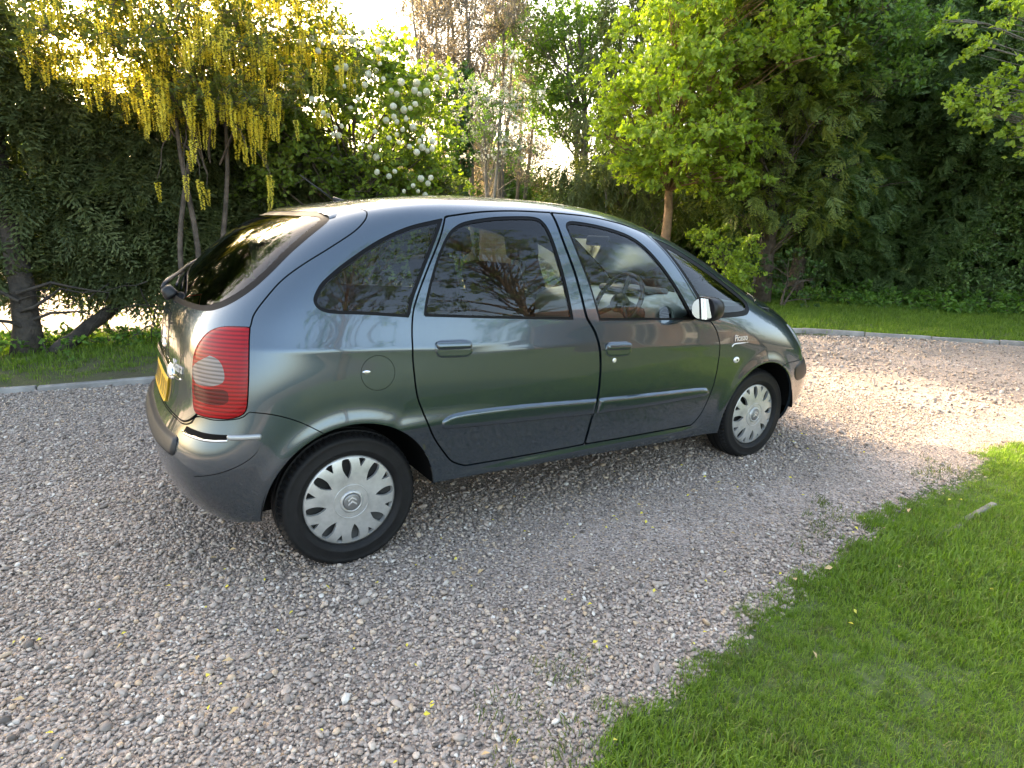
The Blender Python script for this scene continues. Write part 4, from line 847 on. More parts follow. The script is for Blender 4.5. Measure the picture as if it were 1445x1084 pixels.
car = tag(empty('parked_car', (1.45, 0, 0)), 'dark grey green metallic people carrier parked on the gravel', 'car')
S = HALF
_, S = cut(S, by_poly(SILL))
for cx, cz, r in ARCH: _, S = cut(S, lambda V, cx=cx, cz=cz, r=r: np.hypot(V[:, 0]-cx, V[:, 2]-cz)-r)
WIN = {}
for nm, P_, ws in (('rq', P_RQ, .014), ('rd', P_RDW, .013), ('fd', P_FDW, .013), ('fq', P_FQ, .03), ('ws', P_WS, .03), ('rg', P_RGL, .02)):
    I, S = cut(S, by_poly(P_)); gl, sealp = cut(I, by_poly(P_, ws)); WIN[nm] = (sealp, gl)
GAP = .0032
def take(P_, gap=GAP):
    global S
    I, S = cut(S, by_poly(P_, -gap*0)); I, _ = cut(I, by_poly(P_, gap)); return I
PAN = {'lamp': take(P_LAMP), 'hl': take(P_HL), 'flap': take(P_FLAP, .002), 'rd': take(P_RD, .008), 'fd': take(P_FD, .008), 'hatch': take(P_HATCH, .005), 'spoil': None, 'rb': take(P_RB, .004), 'bon': take(P_BON, .005), 'fb': take(P_FB, .004)}
both = lambda s: weld(merge(s, mirror(s)))
shell = sobj('body_shell', both(skirt(S, .014)), PAINT, car)
# black inner skin: backs the shut lines and lines the cabin
I = HALF; _, I = cut(I, by_poly(SILL, .004))
for cx, cz, r in ARCH: _, I = cut(I, lambda V, cx=cx, cz=cz, r=r: np.hypot(V[:, 0]-cx, V[:, 2]-cz)-r-.004)
for P_, o_ in ((P_RQ, .017), (P_RDW, .015), (P_FDW, .015), (P_FQ, .032), (P_WS, .032), (P_RGL, .024)): _, I = cut(I, by_poly(P_, o_))
sobj('inner_skin', both(push(I, -.016)), CAVE, car)
for sgn in (0, 1):
    mm = (lambda s: s) if sgn == 0 else mirror
    for nm, win, glm, hx, hz, hw in (('rd', 'rd', GLASSD, .468, .957, .092), ('fd', 'fd', GLASS, 1.43, .876, .090)):
        d = sobj('door', mm(skirt(PAN[nm], .016)), PAINT, car)
        sobj('window_seal', mm(skirt(push(WIN[win][0], -.003), .012)), SEAL, d)
        sobj('window', mm(push(WIN[win][1], -.007)), glm, d)
        PAN[nm+'_door%d' % sgn] = d
    sobj('window_seal', mm(skirt(push(WIN['rq'][0], -.003), .012)), SEAL, shell); sobj('quarter_window', mm(push(WIN['rq'][1], -.005)), GLASSD, shell)
    sobj('window_seal', mm(skirt(push(WIN['fq'][0], -.003), .012)), SEAL, shell); sobj('quarter_window', mm(push(WIN['fq'][1], -.005)), GLASS, shell)
def pillow(P_, h, r): return lambda V: h*np.sqrt(np.clip(1-(1-np.clip(-sdf(V[:, [0, 2]], P_)/r, 0, 1))**2, 0, 1))
P_SP = poly([(.012, 1.512), (.029, 1.488)], [(.029, 1.488), (.052, 1.496), (.074, 1.518), (.078, 1.536), (.05, 1.549)], [(.05, 1.549), (-.8, 1.549)], [(-.8, 1.549), (-.8, 1.522)], [(-.8, 1.522), (-.05, 1.522), (.012, 1.512)])
sp_, PAN['hatch'] = cut(PAN['hatch'], by_poly(P_SP))
hatch = sobj('tailgate', both(skirt(PAN['hatch'], .016)), PAINT, car)
sobj('spoiler', both(skirt(renormal(push(sp_, pillow(P_SP, .006, .018))), .02)), PAINT, hatch)
sobj('window_seal', both(push(WIN['rg'][0], -.002)), SEAL, hatch); sobj('rear_window', both(push(WIN['rg'][1], -.004)), GLASSD, hatch)
sobj('window_seal', both(push(WIN['ws'][0], -.003)), SEAL, car); sobj('windscreen', both(push(WIN['ws'][1], -.005)), GLASS, car)
sobj('bonnet', both(skirt(PAN['bon'], .016)), PAINT, car)
rbump = sobj('bumper', both(skirt(PAN['rb'], .016)), PAINT, car); fbump = sobj('bumper', both(skirt(PAN['fb'], .016)), PAINT, car)
flap = sobj('fuel_flap', skirt(PAN['flap'], .012), PAINT, car)
CLR = np.array([(-.500+.045*math.cos(a)-.02*math.sin(a), .908+.058*math.sin(a)) for a in np.linspace(0, 2*np.pi, 36, endpoint=False)])
CLR = poly([(-.490, .968), (-.530, .935), (-.5455, .905), (-.5475, .865), (-.535, .851), (-.50, .854), (-.468, .868), (-.455, .89), (-.456, .93), (-.468, .957), (-.490, .968)])
DRK = poly([(-.549, .85), (-.52, .840), (-.48, .848), (-.452, .84), (-.455, .80), (-.49, .785), (-.53, .786), (-.552, .80), (-.549, .85)])
L = renormal(push(PAN['lamp'], pillow(P_LAMP, .009, .02)))
c_, L = cut(L, by_poly(CLR)); d_, L = cut(L, by_poly(DRK))
h_ = renormal(push(PAN['hl'], pillow(P_HL, .006, .02)))
for mm in (lambda s: s, mirror):
    tl = sobj('tail_light', mm(skirt(L, .03)), REDL, car); sobj('clear_lens', mm(c_), CLEARL, tl); sobj('dark_lens', mm(d_), REDD, tl)
    sobj('headlight', mm(skirt(h_, .03)), HEADL, car)

# small pieces that follow the body surface
def patch(name, P_, mat, parent, surf, h=.004, r=.006, lift=0., res=None, depth=.02, mir=False):
    """outline in (u,v); surf(u,v) -> point and outward normal; raised h with an edge rounded over r"""
    P_ = np.asarray(P_, float); lo = P_.min(0); hi = P_.max(0); n = hi-lo; res = res or max(.0025, min(n)/14.)
    nu, nv = int(n[0]/res)+3, int(n[1]/res)+3; u = np.linspace(lo[0]-res, hi[0]+res, nu); v = np.linspace(lo[1]-res, hi[1]+res, nv); U, W = np.meshgrid(u, v, indexing='ij'); q = np.stack([U.ravel(), W.ravel()], 1)
    i, j = np.meshgrid(np.arange(nu-1), np.arange(nv-1), indexing='ij'); a = (i*nv+j).ravel(); T = np.concatenate([np.stack([a, a+nv, a+nv+1], 1), np.stack([a, a+nv+1, a+1], 1)])
    S0 = (np.column_stack([q[:, 0], np.zeros(len(q)), q[:, 1]]), np.tile((0., 0, 1), (len(q), 1)), T); I, _ = cut(S0, by_poly(P_))
    uv = I[0][:, [0, 2]]; X, Nn = surf(uv[:, 0], uv[:, 1]); hh = lift+h*np.sqrt(np.clip(1-(1-np.clip(-sdf(uv, P_)/r, 0, 1))**2, 0, 1))
    V = X+Nn*hh[:, None]; T = I[2]; f = np.cross(V[T[:, 1]]-V[T[:, 0]], V[T[:, 2]]-V[T[:, 0]])
    if (f*Nn[T[:, 0]]).sum() < 0: T = T[:, ::-1].copy()
    S_ = renormal((V, Nn, T)); S_ = skirt((S_[0], Nn*.0+S_[1], S_[2]), depth)
    return sobj(name, mirror(S_) if mir else S_, mat, parent)
def side_surf(x, z):
    e = .004; y = Ysurf(x, z); gx = (Ysurf(x+e, z)-Ysurf(x-e, z))/(2*e); gz = (Ysurf(x, z+e)-Ysurf(x, z-e))/(2*e)
    n = np.stack([-gx, -np.ones_like(y), -gz], 1); n /= np.linalg.norm(n, axis=1)[:, None]; return np.stack([x, -y, z], 1), n
def rear_surf(y, z):
    e = .004; x = Xrear(y, z); gy = (Xrear(y+e, z)-Xrear(y-e, z))/(2*e); gz = (Xrear(y, z+e)-Xrear(y, z-e))/(2*e)
    n = np.stack([-np.ones_like(x), gy, gz], 1); n /= np.linalg.norm(n, axis=1)[:, None]; return np.stack([x, y, z], 1), n
def front_surf(y, z):
    e = .004; x = Xfront(y, z); gy = (Xfront(y+e, z)-Xfront(y-e, z))/(2*e); gz = (Xfront(y, z+e)-Xfront(y, z-e))/(2*e)
    n = np.stack([np.ones_like(x), -gy, -gz], 1); n /= np.linalg.norm(n, axis=1)[:, None]; return np.stack([x, y, z], 1), n
def rrect(cx, cz, w_, h, r, slope=0., k=6):
    out = []
    for sx, sz, a0 in ((1, 1, 0), (-1, 1, 90), (-1, -1, 180), (1, -1, 270)):
        for a in np.linspace(R_(a0), R_(a0+90), k): out.append((sx*(w_/2-r)+r*math.cos(a), sz*(h/2-r)+r*math.sin(a)))
    o = np.array(out); o[:, 1] += o[:, 0]*slope; return o+(cx, cz)
for mir in (False, True):
    for nm, hx, hz, hw in (('rd', .468, .953, .180), ('fd', 1.430, .874, .176)):
        d = PAN[nm+'_door%d' % int(mir)]
        patch('handle_recess', rrect(hx, hz-.005, hw+.006, .078, .038, -.05), PAINT, d, side_surf, .006, .005, mir=mir)
        patch('handle_recess', rrect(hx, hz-.010, hw-.016, .054, .026, -.05), PAINT, d, side_surf, .0005, .004, lift=.0062, mir=mir)
        patch('handle', rrect(hx, hz+.010, hw-.004, .036, .015, -.05), PAINT, d, side_surf, .014, .014, lift=.004, mir=mir)
    patch('lock', rrect(1.405, .812, .026, .026, .0125), WHITE, PAN['fd_door%d' % int(mir)], side_surf, .004, .006, mir=mir)
    patch('side_moulding', poly([(.392, .610), (.41, .640), (.50, .657), (.80, .650), (1.296, .618)], [(1.296, .618), (1.288, .532)], [(1.288, .532), (.80, .560), (.50, .578), (.41, .588), (.392, .610)]), PAINT, PAN['rd_door%d' % int(mir)], side_surf, .016, .022, mir=mir, res=.008)
    patch('side_moulding', poly([(1.318, .617), (1.75, .597), (2.11, .580), (2.17, .560), (2.178, .540), (2.15, .522)], [(2.15, .522), (1.75, .520), (1.305, .532)], [(1.305, .532), (1.318, .617)]), PAINT, PAN['fd_door%d' % int(mir)], side_surf, .016, .022, mir=mir, res=.008)
    patch('indicator', np.array([(2.405+.027*math.cos(a), .722+.019*math.sin(a)) for a in np.linspace(0, 6.28, 24, endpoint=False)]), WHITE, shell, side_surf, .008, .014, mir=mir)
    patch('indicator', np.array([(2.405+.007*math.cos(a), .722+.006*math.sin(a)) for a in np.linspace(0, 6.28, 12, endpoint=False)]), CAVE, shell, side_surf, .001, .003, lift=.0085, mir=mir)
    patch('bumper_strip', rrect(-.412, .667, .118, .022, .010), DULLCH, rbump, side_surf, .009, .008, mir=mir)
    patch('bumper_strip', poly([(-.468, .677), (-.54, .675), (-.588, .678)], [(-.588, .678), (-.602, .652)], [(-.602, .652), (-.547, .648), (-.468, .655)], [(-.468, .655), (-.468, .677)]), CAVE, rbump, side_surf, .002, .004, mir=mir)
    patch('bumper_strip', poly([(-.468, .660), (-.54, .6545), (-.603, .657)], [(-.603, .657), (-.606, .646)], [(-.606, .646), (-.54, .6435), (-.468, .650)], [(-.468, .650), (-.468, .660)]), CHROME, rbump, side_surf, .006, .005, mir=mir)
    patch('bumper_strip', poly([(3.072, .595), (3.12, .618), (3.26, .632), (3.45, .632)], [(3.45, .632), (3.46, .545)], [(3.46, .545), (3.30, .512), (3.16, .500), (3.09, .53), (3.072, .595)]), BLACK, fbump, side_surf, .005, .010, mir=mir)
CREASE_LINE = catmull(np.array([(-.357, .650), (-.378, .605), (-.425, .568), (-.484, .539), (-.54, .518), (-.588, .502)]), 6)
for mir in (False, True): patch('bumper_crease_shade', np.vstack([CREASE_LINE, CREASE_LINE[::-1]-(0, .0038)]), CAVE, rbump, side_surf, .0012, .002, mir=mir, res=.0035, depth=.002)  # thin near-black strip paints the shade of the bumper crease
patch('flap_notch', poly([(.046, .884), (.066, .890), (.084, .882), (.066, .874), (.046, .884)]), CHROME, flap, side_surf, .003, .006)
patch('bumper_strip', rrect(0, .588, 1.16, .082, .03), GREYP, rbump, rear_surf, .014, .016, res=.01)
patch('bumper_strip', rrect(0, .555, 1.0, .085, .03), BLACK, fbump, front_surf, .008, .012, res=.012)
patch('grille', rrect(0, .36, 1.0, .10, .04), CAVE, fbump, front_surf, .002, .01, res=.012)
# tailgate garnish, emblem, lettering, number plate
patch('plate_garnish', poly([(-.335, .832), (-.31, .862), (-.24, .882), (0, .890), (.24, .882), (.31, .862), (.335, .832)], [(.335, .832), (.30, .806), (0, .818), (-.30, .806), (-.335, .832)]), CHROME, hatch, rear_surf, .012, .012)
patch('plate_garnish', poly([(-.315, .834), (-.24, .868), (0, .876), (.24, .868), (.315, .834)], [(.315, .834), (.29, .818), (0, .830), (-.29, .818), (-.315, .834)]), PAINT, hatch, rear_surf, .003, .006, lift=.012)
for dz in (0, .034):
    patch('emblem', [(-.062, .905+dz), (0, .936+dz), (.062, .905+dz), (.062, .922+dz), (0, .956+dz), (-.062, .922+dz)], CHROME, hatch, rear_surf, .009, .006)
plate = patch('number_plate', rrect(0, .752, .52, .111, .008), YELLOW, car, rear_surf, .004, .003, lift=.006, res=.008)
def text_mesh(body, size, ext, shear=0.):
    cu = bpy.data.curves.new('txt', 'FONT'); cu.body = body; cu.size = size; cu.extrude = ext; cu.shear = shear; cu.align_x = 'CENTER'; cu.resolution_u = 3
    ob = bpy.data.objects.new('txt', cu); COL.objects.link(ob); dg = bpy.context.evaluated_depsgraph_get(); me = bpy.data.meshes.new_from_object(ob.evaluated_get(dg)); COL.objects.unlink(ob); bpy.data.objects.remove(ob); return me
def wrap_text(name, body, size, u0, v0, mat, parent, surf, mirror_u, shear=0., lift=.003, sx=1., rise=0.):
    me = text_mesh(body, size, .0012, shear); n = len(me.vertices); co = np.zeros(n*3, np.float32); me.vertices.foreach_get('co', co); co = co.reshape(-1, 3)
    u = u0+co[:, 0]*sx*(-1 if mirror_u else 1); v = v0+co[:, 1]+co[:, 0]*rise; X, Nn = surf(u.astype(float), v.astype(float)); V = X+Nn*(lift+co[:, 2:3]); me.vertices.foreach_set('co', V.astype(np.float32).ravel()); me.materials.clear(); me.materials.append(mat); me.update(); return link(name, me, parent)
wrap_text('side_badge', 'Picasso', .056, 2.437, .838, WHITE, shell, side_surf, False, .25, .002, .78)
patch('side_badge', poly([(2.350, .812), (2.375, .826), (2.44, .826), (2.515, .822)], [(2.515, .822), (2.44, .819), (2.378, .819), (2.356, .806), (2.350, .812)]), WHITE, shell, side_surf, .003, .003)
wrap_text('tailgate_badge', 'Xsara', .062, -.415, .862, WHITE, hatch, rear_surf, True, .12, .003)
patch('tailgate_badge', poly([(-.48, .838), (-.44, .846), (-.38, .846), (-.33, .838)], [(-.33, .838), (-.38, .828), (-.44, .828), (-.48, .838)]), CHROME, hatch, rear_surf, .004, .005)
# plate characters cannot be read in the photograph: plain dark strokes of their size
for k in range(7):
    y = .222-k*.074-(.03 if k > 3 else 0)
    for q in (-.017, .014): patch('plate_stroke', rrect(y+q, .752, .011, .076, .002), INK, plate, rear_surf, .0008, .001, lift=.0105, depth=.0006)
# wiper, aerial
xw = float(Xrear(0., 1.15)); m = MB(); m.box((xw-.030, .0, 1.150), (.07, .10, .06), (0, -.5, 0), .7); wp = m.obj('wiper', BLACK, hatch, False, .018, 3)
m = MB(); Q = np.array([(xw-.050, .0, 1.165), (xw-.030, .03, 1.195), (float(Xrear(.2, 1.225))-.022, .20, 1.225), (float(Xrear(.42, 1.25))-.018, .42, 1.25)]); m.tube(catmull(Q, 6), np.linspace(.013, .006, 19), 8); m.obj('wiper_arm', BLACK, wp, True)
m = MB(); Q = np.array([(float(Xrear(y, 1.17+.2*y))-.010, y, 1.17+.2*y) for y in np.linspace(.02, .55, 10)]); m.tube(Q, .006, 6); m.obj('wiper_blade', BLACK, wp, True)
m = MB(); m.tube([(.24, 0, 1.577), (.06, 0, 1.70)], [.005, .0025], 6); m.tube([(.27, 0, 1.575), (.22, 0, 1.595)], [.018, .010], 8); m.obj('aerial', BLACK, shell, True)

# wheels
def wheel_meshes():
    m = MB(); k = 144; base = np.array([(.205, -.060), (.212, -.082), (.226, -.090), (.230, -.0935), (.236, -.0935), (.240, -.0915), (.262, -.0945), (.270, -.0925), (.274, -.0945), (.280, -.0925), (.288, -.089), (.298, -.078), (.3045, -.066), (.308, -.048), (.301, -.046), (.301, -.038), (.3085, -.036), (.309, -.006), (.301, -.004), (.301, .004), (.309, .006), (.3085, .036), (.301, .038), (.301, .046), (.308, .048), (.3045, .066), (.298, .078), (.285, .090), (.25, .094), (.215, .08), (.205, .06)])
    th = np.linspace(0, 2*np.pi, k, endpoint=False); n = len(base); V = np.zeros((k, n, 3))
    for i, t in enumerate(th):
        r = base[:, 0].copy(); g_ = (i % 2 == 0); sh = (np.abs(base[:, 1]) > .047) & (base[:, 0] > .294); r[sh] -= .010 if g_ else 0
        V[i] = np.column_stack([np.cos(t)*r, base[:, 1], np.sin(t)*r])
    m.add(V.reshape(-1, 3), [(i*n+j, ((i+1) % k)*n+j, ((i+1) % k)*n+j+1, i*n+j+1) for i in range(k) for j in range(n-1)]); ty = m.mesh('tyre', RUBBER, False)
    ty.polygons.foreach_set('use_smooth', np.array([(np.abs(base[(q % (n-1)), 0]-.3)) > .012 for q in range(len(ty.polygons))]))
    # wheel cover: domed disc with eight long openings and eight notches at the rim
    nr, na = 46, 288; rr = np.linspace(.045, .2085, nr); aa = np.linspace(0, 2*np.pi, na+1)[:-1]; prof = lambda r: -.088+.016*np.clip((r-.10)/.11, 0, 1)**2.2-.010*np.clip((.10-r)/.05, 0, 1)*0+.012*np.clip((r-.197)/.012, 0, 1)**2
    A, Rr = np.meshgrid(aa, rr, indexing='ij'); q = np.stack([np.cos(A)*Rr, prof(Rr), np.sin(A)*Rr], -1).reshape(-1, 3); i, j = np.meshgrid(np.arange(na), np.arange(nr-1), indexing='ij'); a = (i*nr+j).ravel(); b = (((i+1) % na)*nr+j).ravel()
    T = np.concatenate([np.stack([a, b, b+1], 1), np.stack([a, b+1, a+1], 1)]); f = np.cross(q[T[0, 1]]-q[T[0, 0]], q[T[0, 2]]-q[T[0, 0]])
    if f[1] > 0: T = T[:, ::-1].copy()
    S_ = renormal((q, q*0, T))
    for k in range(8):
        an = R_(90+45*k+4); ca, sa = math.cos(an), math.sin(an)
        lo = poly([(.108, 0), (.128, .0115), (.152, .0190), (.176, .0190), (.192, .0145)], [(.192, .0145), (.195, 0), (.192, -.0145)], [(.192, -.0145), (.176, -.0190), (.152, -.0190), (.128, -.0115), (.108, 0)])
        f = lambda V, P_=lo, ca=ca, sa=sa: sdf(np.stack([V[:, 0]*ca+V[:, 2]*sa, -V[:, 0]*sa+V[:, 2]*ca], 1), P_)
        _, S_ = cut(S_, f)
        an = R_(90+22.5+45*k+4); ca, sa = math.cos(an), math.sin(an); no = np.array([(.160, -.001), (.160, .001), (.194, .0165), (.1975, .0), (.194, -.0165)])
        f = lambda V, P_=no, ca=ca, sa=sa: sdf(np.stack([V[:, 0]*ca+V[:, 2]*sa, -V[:, 0]*sa+V[:, 2]*ca], 1), P_)
        _, S_ = cut(S_, f)
    S_ = skirt(S_, .016); cover = mesh_arrays('wheel_cover', S_[0], S_[2], SILVER, N=S_[1])
    m = MB(); m.lathe([(.0, -.099), (.032, -.0985), (.037, -.096), (.0375, -.086)], 36); cap = m.mesh('hub_cap', CAPG, True)
    m = MB(); m.lathe([(.0375, -.085), (.040, -.0955), (.045, -.0965), (.049, -.093), (.052, -.0885)], 40); m.lathe([(.0745, -.0885), (.0755, -.0903), (.0775, -.0903), (.0785, -.0883)], 48); ring = m.mesh('cap_ring', SILVER, True)
    m = MB()
    for dz in (-.012, .004):
        V = [(-.016, -.098, dz), (0, -.098, dz+.012), (.016, -.098, dz), (.016, -.098, dz+.0065), (0, -.098, dz+.0195), (-.016, -.098, dz+.0065)]; V = [(x*1.15, -.1003, z*1.15) for x, y, z in V]; m.add(V+[(x, -.0955, z) for x, y, z in V], [(0, 1, 4, 5), (1, 2, 3, 4), (6, 11, 10, 7), (7, 10, 9, 8), (0, 6, 7, 1), (1, 7, 8, 2), (2, 8, 9, 3), (3, 9, 10, 4), (4, 10, 11, 5), (5, 11, 6, 0)])
    chev = m.mesh('cap_emblem', WHITE)
    m = MB(); m.lathe([(.0, -.045), (.12, -.045), (.19, -.055), (.207, -.075), (.208, -.06), (.205, .06), (.0, .06)], 40); rim = m.mesh('rim', M('steel_rim', (.02, .02, .02), .6), True)
    return ty, cover, cap, ring, chev, rim
WM = wheel_meshes()
for x in (0., 2.76):
    for sgn in (-1, 1):
        wl = empty('wheel', (0, 0, 0)); wl.parent = car; wl.matrix_parent_inverse = Matrix.Translation(-Vector(car.location)); wl.location = (x, sgn*(.712 if x == 0 else .702), .300); ang = rng.uniform(-.1, .1)
        wl.rotation_euler = (0, ang, 0) if sgn < 0 else (0, ang, math.pi)
        for nm, me in zip(('tyre', 'wheel_cover', 'hub_cap', 'cap_ring', 'cap_emblem', 'rim'), WM):
            o = bpy.data.objects.new(nm, me); COL.objects.link(o); o.parent = wl
# arch liners, floor, chassis
for cx, cz, r in ARCH:
    for sgn in (-1, 1):
        m = MB(); a = np.linspace(R_(2), R_(178), 40); V = []; 
        for t_ in a:
            for y in (.845, .50): V.append((cx+(r+.006)*math.cos(t_), sgn*y, cz+(r+.006)*math.sin(t_)))
        for t_ in a: V.append((cx+(r+.006)*math.cos(t_), sgn*.50, cz-.1))
        F = [(2*i, 2*i+2, 2*i+3, 2*i+1) for i in range(39)]+[(2*i+1, 2*i+3, 80+i+1, 80+i) for i in range(39)]
        m.add(V, F); m.obj('arch_liner', CAVE, car, True)
m = MB(); m.box((1.36, 0, .36), (1.84, 1.56, .10)); m.box((-.36, 0, .36), (.30, 1.1, .10)); m.box((3.15, 0, .33), (.4, 1.1, .10)); m.box((.02, 0, .36), (.6, .9, .08)); m.box((2.72, 0, .36), (.7, .9, .08)); m.obj('floor_pan', CAVE, car)
m = MB(); m.box((1.1, 0, .50), (2.9, .96, .04)); m.box((1.35, 0, .502), (1.75, 1.5, .03)); m.box((.15, 0, .80), (.9, 1.45, .03)); m.obj('cabin_floor', DASHD, car)

# mirrors, seats, dash, steering wheel
for sgn in (-1, 1):
    c = np.array([1.975, sgn*.965, 1.066]); bm = bmesh.new(); bmesh.ops.create_uvsphere(bm, u_segments=28, v_segments=18, radius=1)
    for v in bm.verts:
        x, y, z = v.co; sx = math.copysign(abs(x)**.8, x); v.co = (c[0]+(max(sx, -.30)*.095), c[1]+math.copysign(abs(y)**.8, y)*.080, c[2]+math.copysign(abs(z)**.76, z)*.068)
    me = bpy.data.meshes.new('wing_mirror'); bm.to_mesh(me); bm.free(); me.polygons.foreach_set('use_smooth', np.ones(len(me.polygons), bool)); me.materials.append(BLACK); wm = link('wing_mirror', me, car)
    m = MB(); P_ = rrect(0, 0, .136, .112, .05); V = [(c[0]-.033-.012*(1-(abs(p[0])/.09)**2)*0, c[1]+p[0], c[2]+p[1]) for p in P_]; m.add(V, [tuple(range(len(V)))[::-1]]); g_ = m.obj('mirror_glass', MIRR, wm); 
    tl_ = Matrix.Translation(Vector(c)) @ Euler((0, R_(5), R_(-sgn*14))).to_matrix().to_4x4() @ Matrix.Translation(-Vector(c)); g_.data.transform(Matrix.Translation((-.006, 0, 0)) @ tl_)
    m = MB(); m.tube([(2.045, sgn*.80, 1.01), (2.02, sgn*.90, 1.035), (2.0, sgn*.95, 1.05)], [.035, .03, .03], 10); m.obj('mirror_arm', BLACK, wm, True)
def cushion(name, c, d, rot, mat, parent, bev=.05):
    m = MB(); m.box(c, d, rot); return m.obj(name, mat, parent, False, bev, 4)
for x, y, wd in ((1.02, -.37, .50), (1.02, .37, .50), (.10, -.47, .42), (.10, 0, .40), (.10, .47, .42)):
    st = cushion('seat', (x+.12, y, .68), (.52, wd, .16), (0, -.12, 0), SEATF, car, .06)
    cushion('backrest', (x-.02 if x > .5 else x-.06, y, 1.00), (.13, wd*.96, .60), (0, -.26, 0), SEATF, st, .05)
    zz_ = 1.385 if x > .5 else 1.33; hx = x+(.10-.02 if x > .5 else -.17)-(.0 if x > .5 else 0)
    hx = 1.13 if x > .5 else x-.15
    cushion('headrest', (hx if x > .5 else hx, y, zz_), (.10, .24, .17), (0, -.15, 0), SEATF, st, .045)
    m = MB()
    for q in (-.05, .05): m.tube([(hx+(-.02 if x > .5 else .0), y+q, 1.20), (hx, y+q, zz_)], .007, 6)
    m.obj('headrest_post', DASHD, st)
# front seat backs lean: bring their tops under the headrests
dash = MB(); V = []; prof = [(2.02, .70), (2.00, .92), (2.02, .995), (2.10, 1.035), (2.30, 1.06), (2.62, 1.05), (2.85, 1.02), (2.9, .70)]
for y in np.linspace(-.74, .74, 13):
    e = .06*(abs(y)/.74)**2; V += [(x+.05*(1-(abs(y)/.74)**2), y, z-e*.3) for x, z in prof]
K = len(prof); dash.add(V, [(i*K+j, i*K+j+1, (i+1)*K+j+1, (i+1)*K+j) for i in range(12) for j in range(K-1)]); ds = dash.obj('dashboard', DASH, car, True)
m = MB(); m.lathe([(.058, .0), (.062, -.012), (.048, -.016), (.044, -.002), (.0, .004)], 28, 'x', (1.992, -.66, .985)); m.obj('air_vent', DASH, ds, True)
m = MB(); m.lathe([(.045, -.006), (.0, -.006)], 24, 'x', (1.984, -.66, .985)); m.obj('air_vent', CAVE, ds, True)
for k in range(4):
    m = MB(); m.box((1.978, -.66, .962+k*.015), (.006, .078, .004)); m.obj('vent_slat', DASHD, ds)
m = MB(); m.box((2.33, 0, 1.075), (.30, .42, .05), (0, .05, 0)); m.obj('instrument_hood', DASHD, ds, False, .03, 3)
sw = empty('steering_wheel', (0, 0, 0)); sw.parent = car; sw.matrix_parent_inverse = Matrix.Translation(-Vector(car.location)); sw.location = (1.86, -.37, 1.045); sw.rotation_euler = (0, R_(-62), 0)
m = MB(); t_ = np.linspace(0, 2*np.pi, 41); m.tube(np.column_stack([.185*np.cos(t_), .185*np.sin(t_), 0*t_]), .0155, 10, False); o = bpy.data.objects.new('wheel_ring', m.mesh('wheel_ring', DASHD, True)); COL.objects.link(o); o.parent = sw
m = MB(); m.lathe([(.0, .02), (.05, .018), (.065, -.01), (.05, -.05), (0, -.06)], 20, 'z')
for a in (0, 2.2, 4.1): m.tube([(0, 0, -.02), (.18*math.cos(a+1.57*0), .18*math.sin(a), 0)], [.02, .014], 8)
o = bpy.data.objects.new('wheel_hub', m.mesh('wheel_hub', DASHD, True)); COL.objects.link(o); o.parent = sw
m = MB(); m.tube([(1.86, -.37, 1.04), (2.10, -.37, .92)], [.045, .06], 12); m.obj('steering_column', DASHD, car, True)
cushion('interior_mirror', (1.98, 0, 1.405), (.03, .22, .065), (0, .1, 0), DASHD, car, .02)
# ------------------------------------------------------------------ behind the camera: unseen house, and trees added for paint and glass to mirror
BRICK = None
def brick_material(name, c1, c2, mortar, scale):
    m, ns, ln, b = newmat(name); tc = nd(ns, 'ShaderNodeTexCoord'); mp = nd(ns, 'ShaderNodeMapping'); mp.inputs['Rotation'].default_value = (R_(90), 0, 0)
    br = nd(ns, 'ShaderNodeTexBrick'); br.inputs['Scale'].default_value = scale; br.inputs['Color1'].default_value = (*c1, 1); br.inputs['Color2'].default_value = (*c2, 1); br.inputs['Mortar'].default_value = (*mortar, 1); br.inputs['Mortar Size'].default_value = .012
    ln.new(tc.outputs['Object'], mp.inputs[0]); ln.new(mp.outputs[0], br.inputs[0]); ln.new(br.outputs[0], b.inputs['Base Color']); b.inputs['Roughness'].default_value = .85
    return m
BRICK = brick_material('house_brick', (.125, .09, .072), (.095, .07, .057), (.15, .135, .12), 4.4)
TILE = M('roof_tile', (.17, .09, .06), .8, var=(2, .35), bump=(9, .8, .03)); WINF = M('white_frame', (.45, .45, .43), .4); PANE = M('house_pane', (.03, .035, .04), .08)
HX = 14.
house = tag(empty('brick_house', (7+HX, -19, 0)), 'brick house with tiled roof mirrored in the car windows', 'house')
m = MB(); m.box((7+HX, -19, 2.4), (13, 7, 4.9)); m.obj('wall', BRICK, house)
m = MB(); m.add(np.array([(.2, -15.1, 4.8), (13.8, -15.1, 4.8), (13.8, -22.9, 4.8), (.2, -22.9, 4.8), (.2, -19, 7.6), (13.8, -19, 7.6)])+(HX, 0, 0), [(0, 1, 5, 4), (2, 3, 4, 5), (0, 4, 3), (1, 2, 5), (0, 3, 2, 1)]); rf = m.obj('roof', TILE, house)
m = MB(); m.box((10.5+HX, -19, 7.9), (.9, .6, 1.6)); m.obj('chimney', BRICK, rf)
for x in (2.5, 5.5, 8.5, 11.5):
    for z in (1.5, 3.7):
        if x == 8.5 and z < 2: continue
        m = MB(); m.box((x+HX, -15.47, z), (1.3, .10, 1.15)); f_ = m.obj('window', WINF, house); m = MB()
        for q in (-.31, .31): m.box((x+HX+q, -15.425, z), (.54, .03, 1.0))
        m.obj('pane', PANE, f_)
m = MB(); m.box((8.5+HX, -15.46, 1.05), (1.0, .1, 2.1)); m.obj('door', WINF, house)
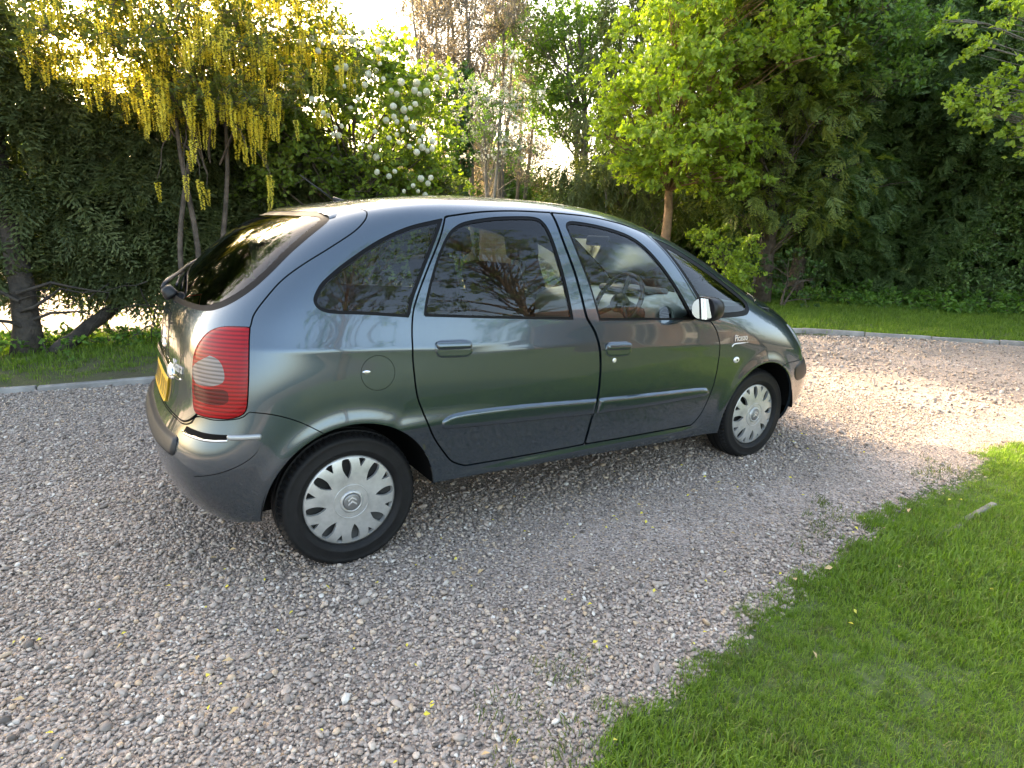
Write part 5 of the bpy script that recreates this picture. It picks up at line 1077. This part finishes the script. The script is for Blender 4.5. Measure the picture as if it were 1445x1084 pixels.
for lab, x, y, h, r, n_ in (('unseen dark leafy tree added for reflections near the house corner', 14.2, -10.6, 15., 3.6, 56), ('unseen round dark tree added for reflections before the house door', 20.5, -11.5, 11., 2.6, 30), ('unseen tall dark tree added for reflections in the side windows', 9.0, -12.4, 19., 4.0, 74), ('unseen broad dark tree added for reflections at the lawn end', 2.8, -14., 20., 4.0, 74)):
    lumps = lump_fill((x, y, h*.58), (r, r, h*.42), n_, .65, 1.05, .7)
    tree('added_reflection_tree', lab, 'tree', (x, y, 0), (x, y, h*.85), .2, lumps, 13, 'laurel', (.9, 1.5), BARK, start=.3, limb_r=.3)  # invented trees, placed and sized to fill the side window reflections
b = np.array([-5.4, 7.6, 0.]); lumps = lump_fill((-5.4, 7.6, 7.8), (2.9, 2.5, 4.8), 70, .55, .9, .7)
tree('tall_garden_tree', 'tall dark tree rising behind the left end of the cypress hedge', 'tree', tuple(b), (-5.4, 7.6, 11.), .2, lumps, 34, 'ash', (.7, 1.2), BARK, start=.3, limb_r=.3)
# brick pier glimpsed through the car windows
pb = AZ(700, 330, 12.6); pb[2] = 0; pier = tag(empty('brick_pier', tuple(pb)), 'brown brick pier glimpsed through the side windows of the car', 'pier')
m = MB(); m.box((0, 0, .8), (.62, .62, 1.7)); o = m.obj('shaft', brick_material('pier_brick', (.13, .075, .045), (.10, .06, .038), (.15, .13, .10), 4.4)); o.parent = pier; o.rotation_euler = (0, 0, R_(57-90))
m = MB(); m.box((0, 0, 1.69), (.72, .72, .08)); o = m.obj('cap', CONC, None, False, .015); o.parent = pier; o.rotation_euler = (0, 0, R_(57-90))
# fallen petals and small leaves
pm = leaf_mesh([(np.zeros(3), np.array([1., 0, 0]), np.array([0, 0, 1.]), .016, .011, .2)], PETY, 'petal'); pm2 = leaf_mesh([(np.zeros(3), np.array([1., 0, 0]), np.array([0, 0, 1.]), .026, .016, .2)], M('dry_leaf', (.42, .30, .15), .8), 'petal')
twig_set('petals', [pm, pm, pm2])
P = rand_box(-2.2, 3.5, -3., -.4, 15); P = P[in_view(P, .1)]; n = len(P)
tag(scatter('fallen_petals', 'petals', np.column_stack([P, np.where(lawn_d(P) < 0, .055, .026)]), random_rot(n, .4), rng.uniform(.7, 1.5, n)), 'yellow petals and bits of dry leaf scattered on gravel and lawn', 'petals', kind='stuff')
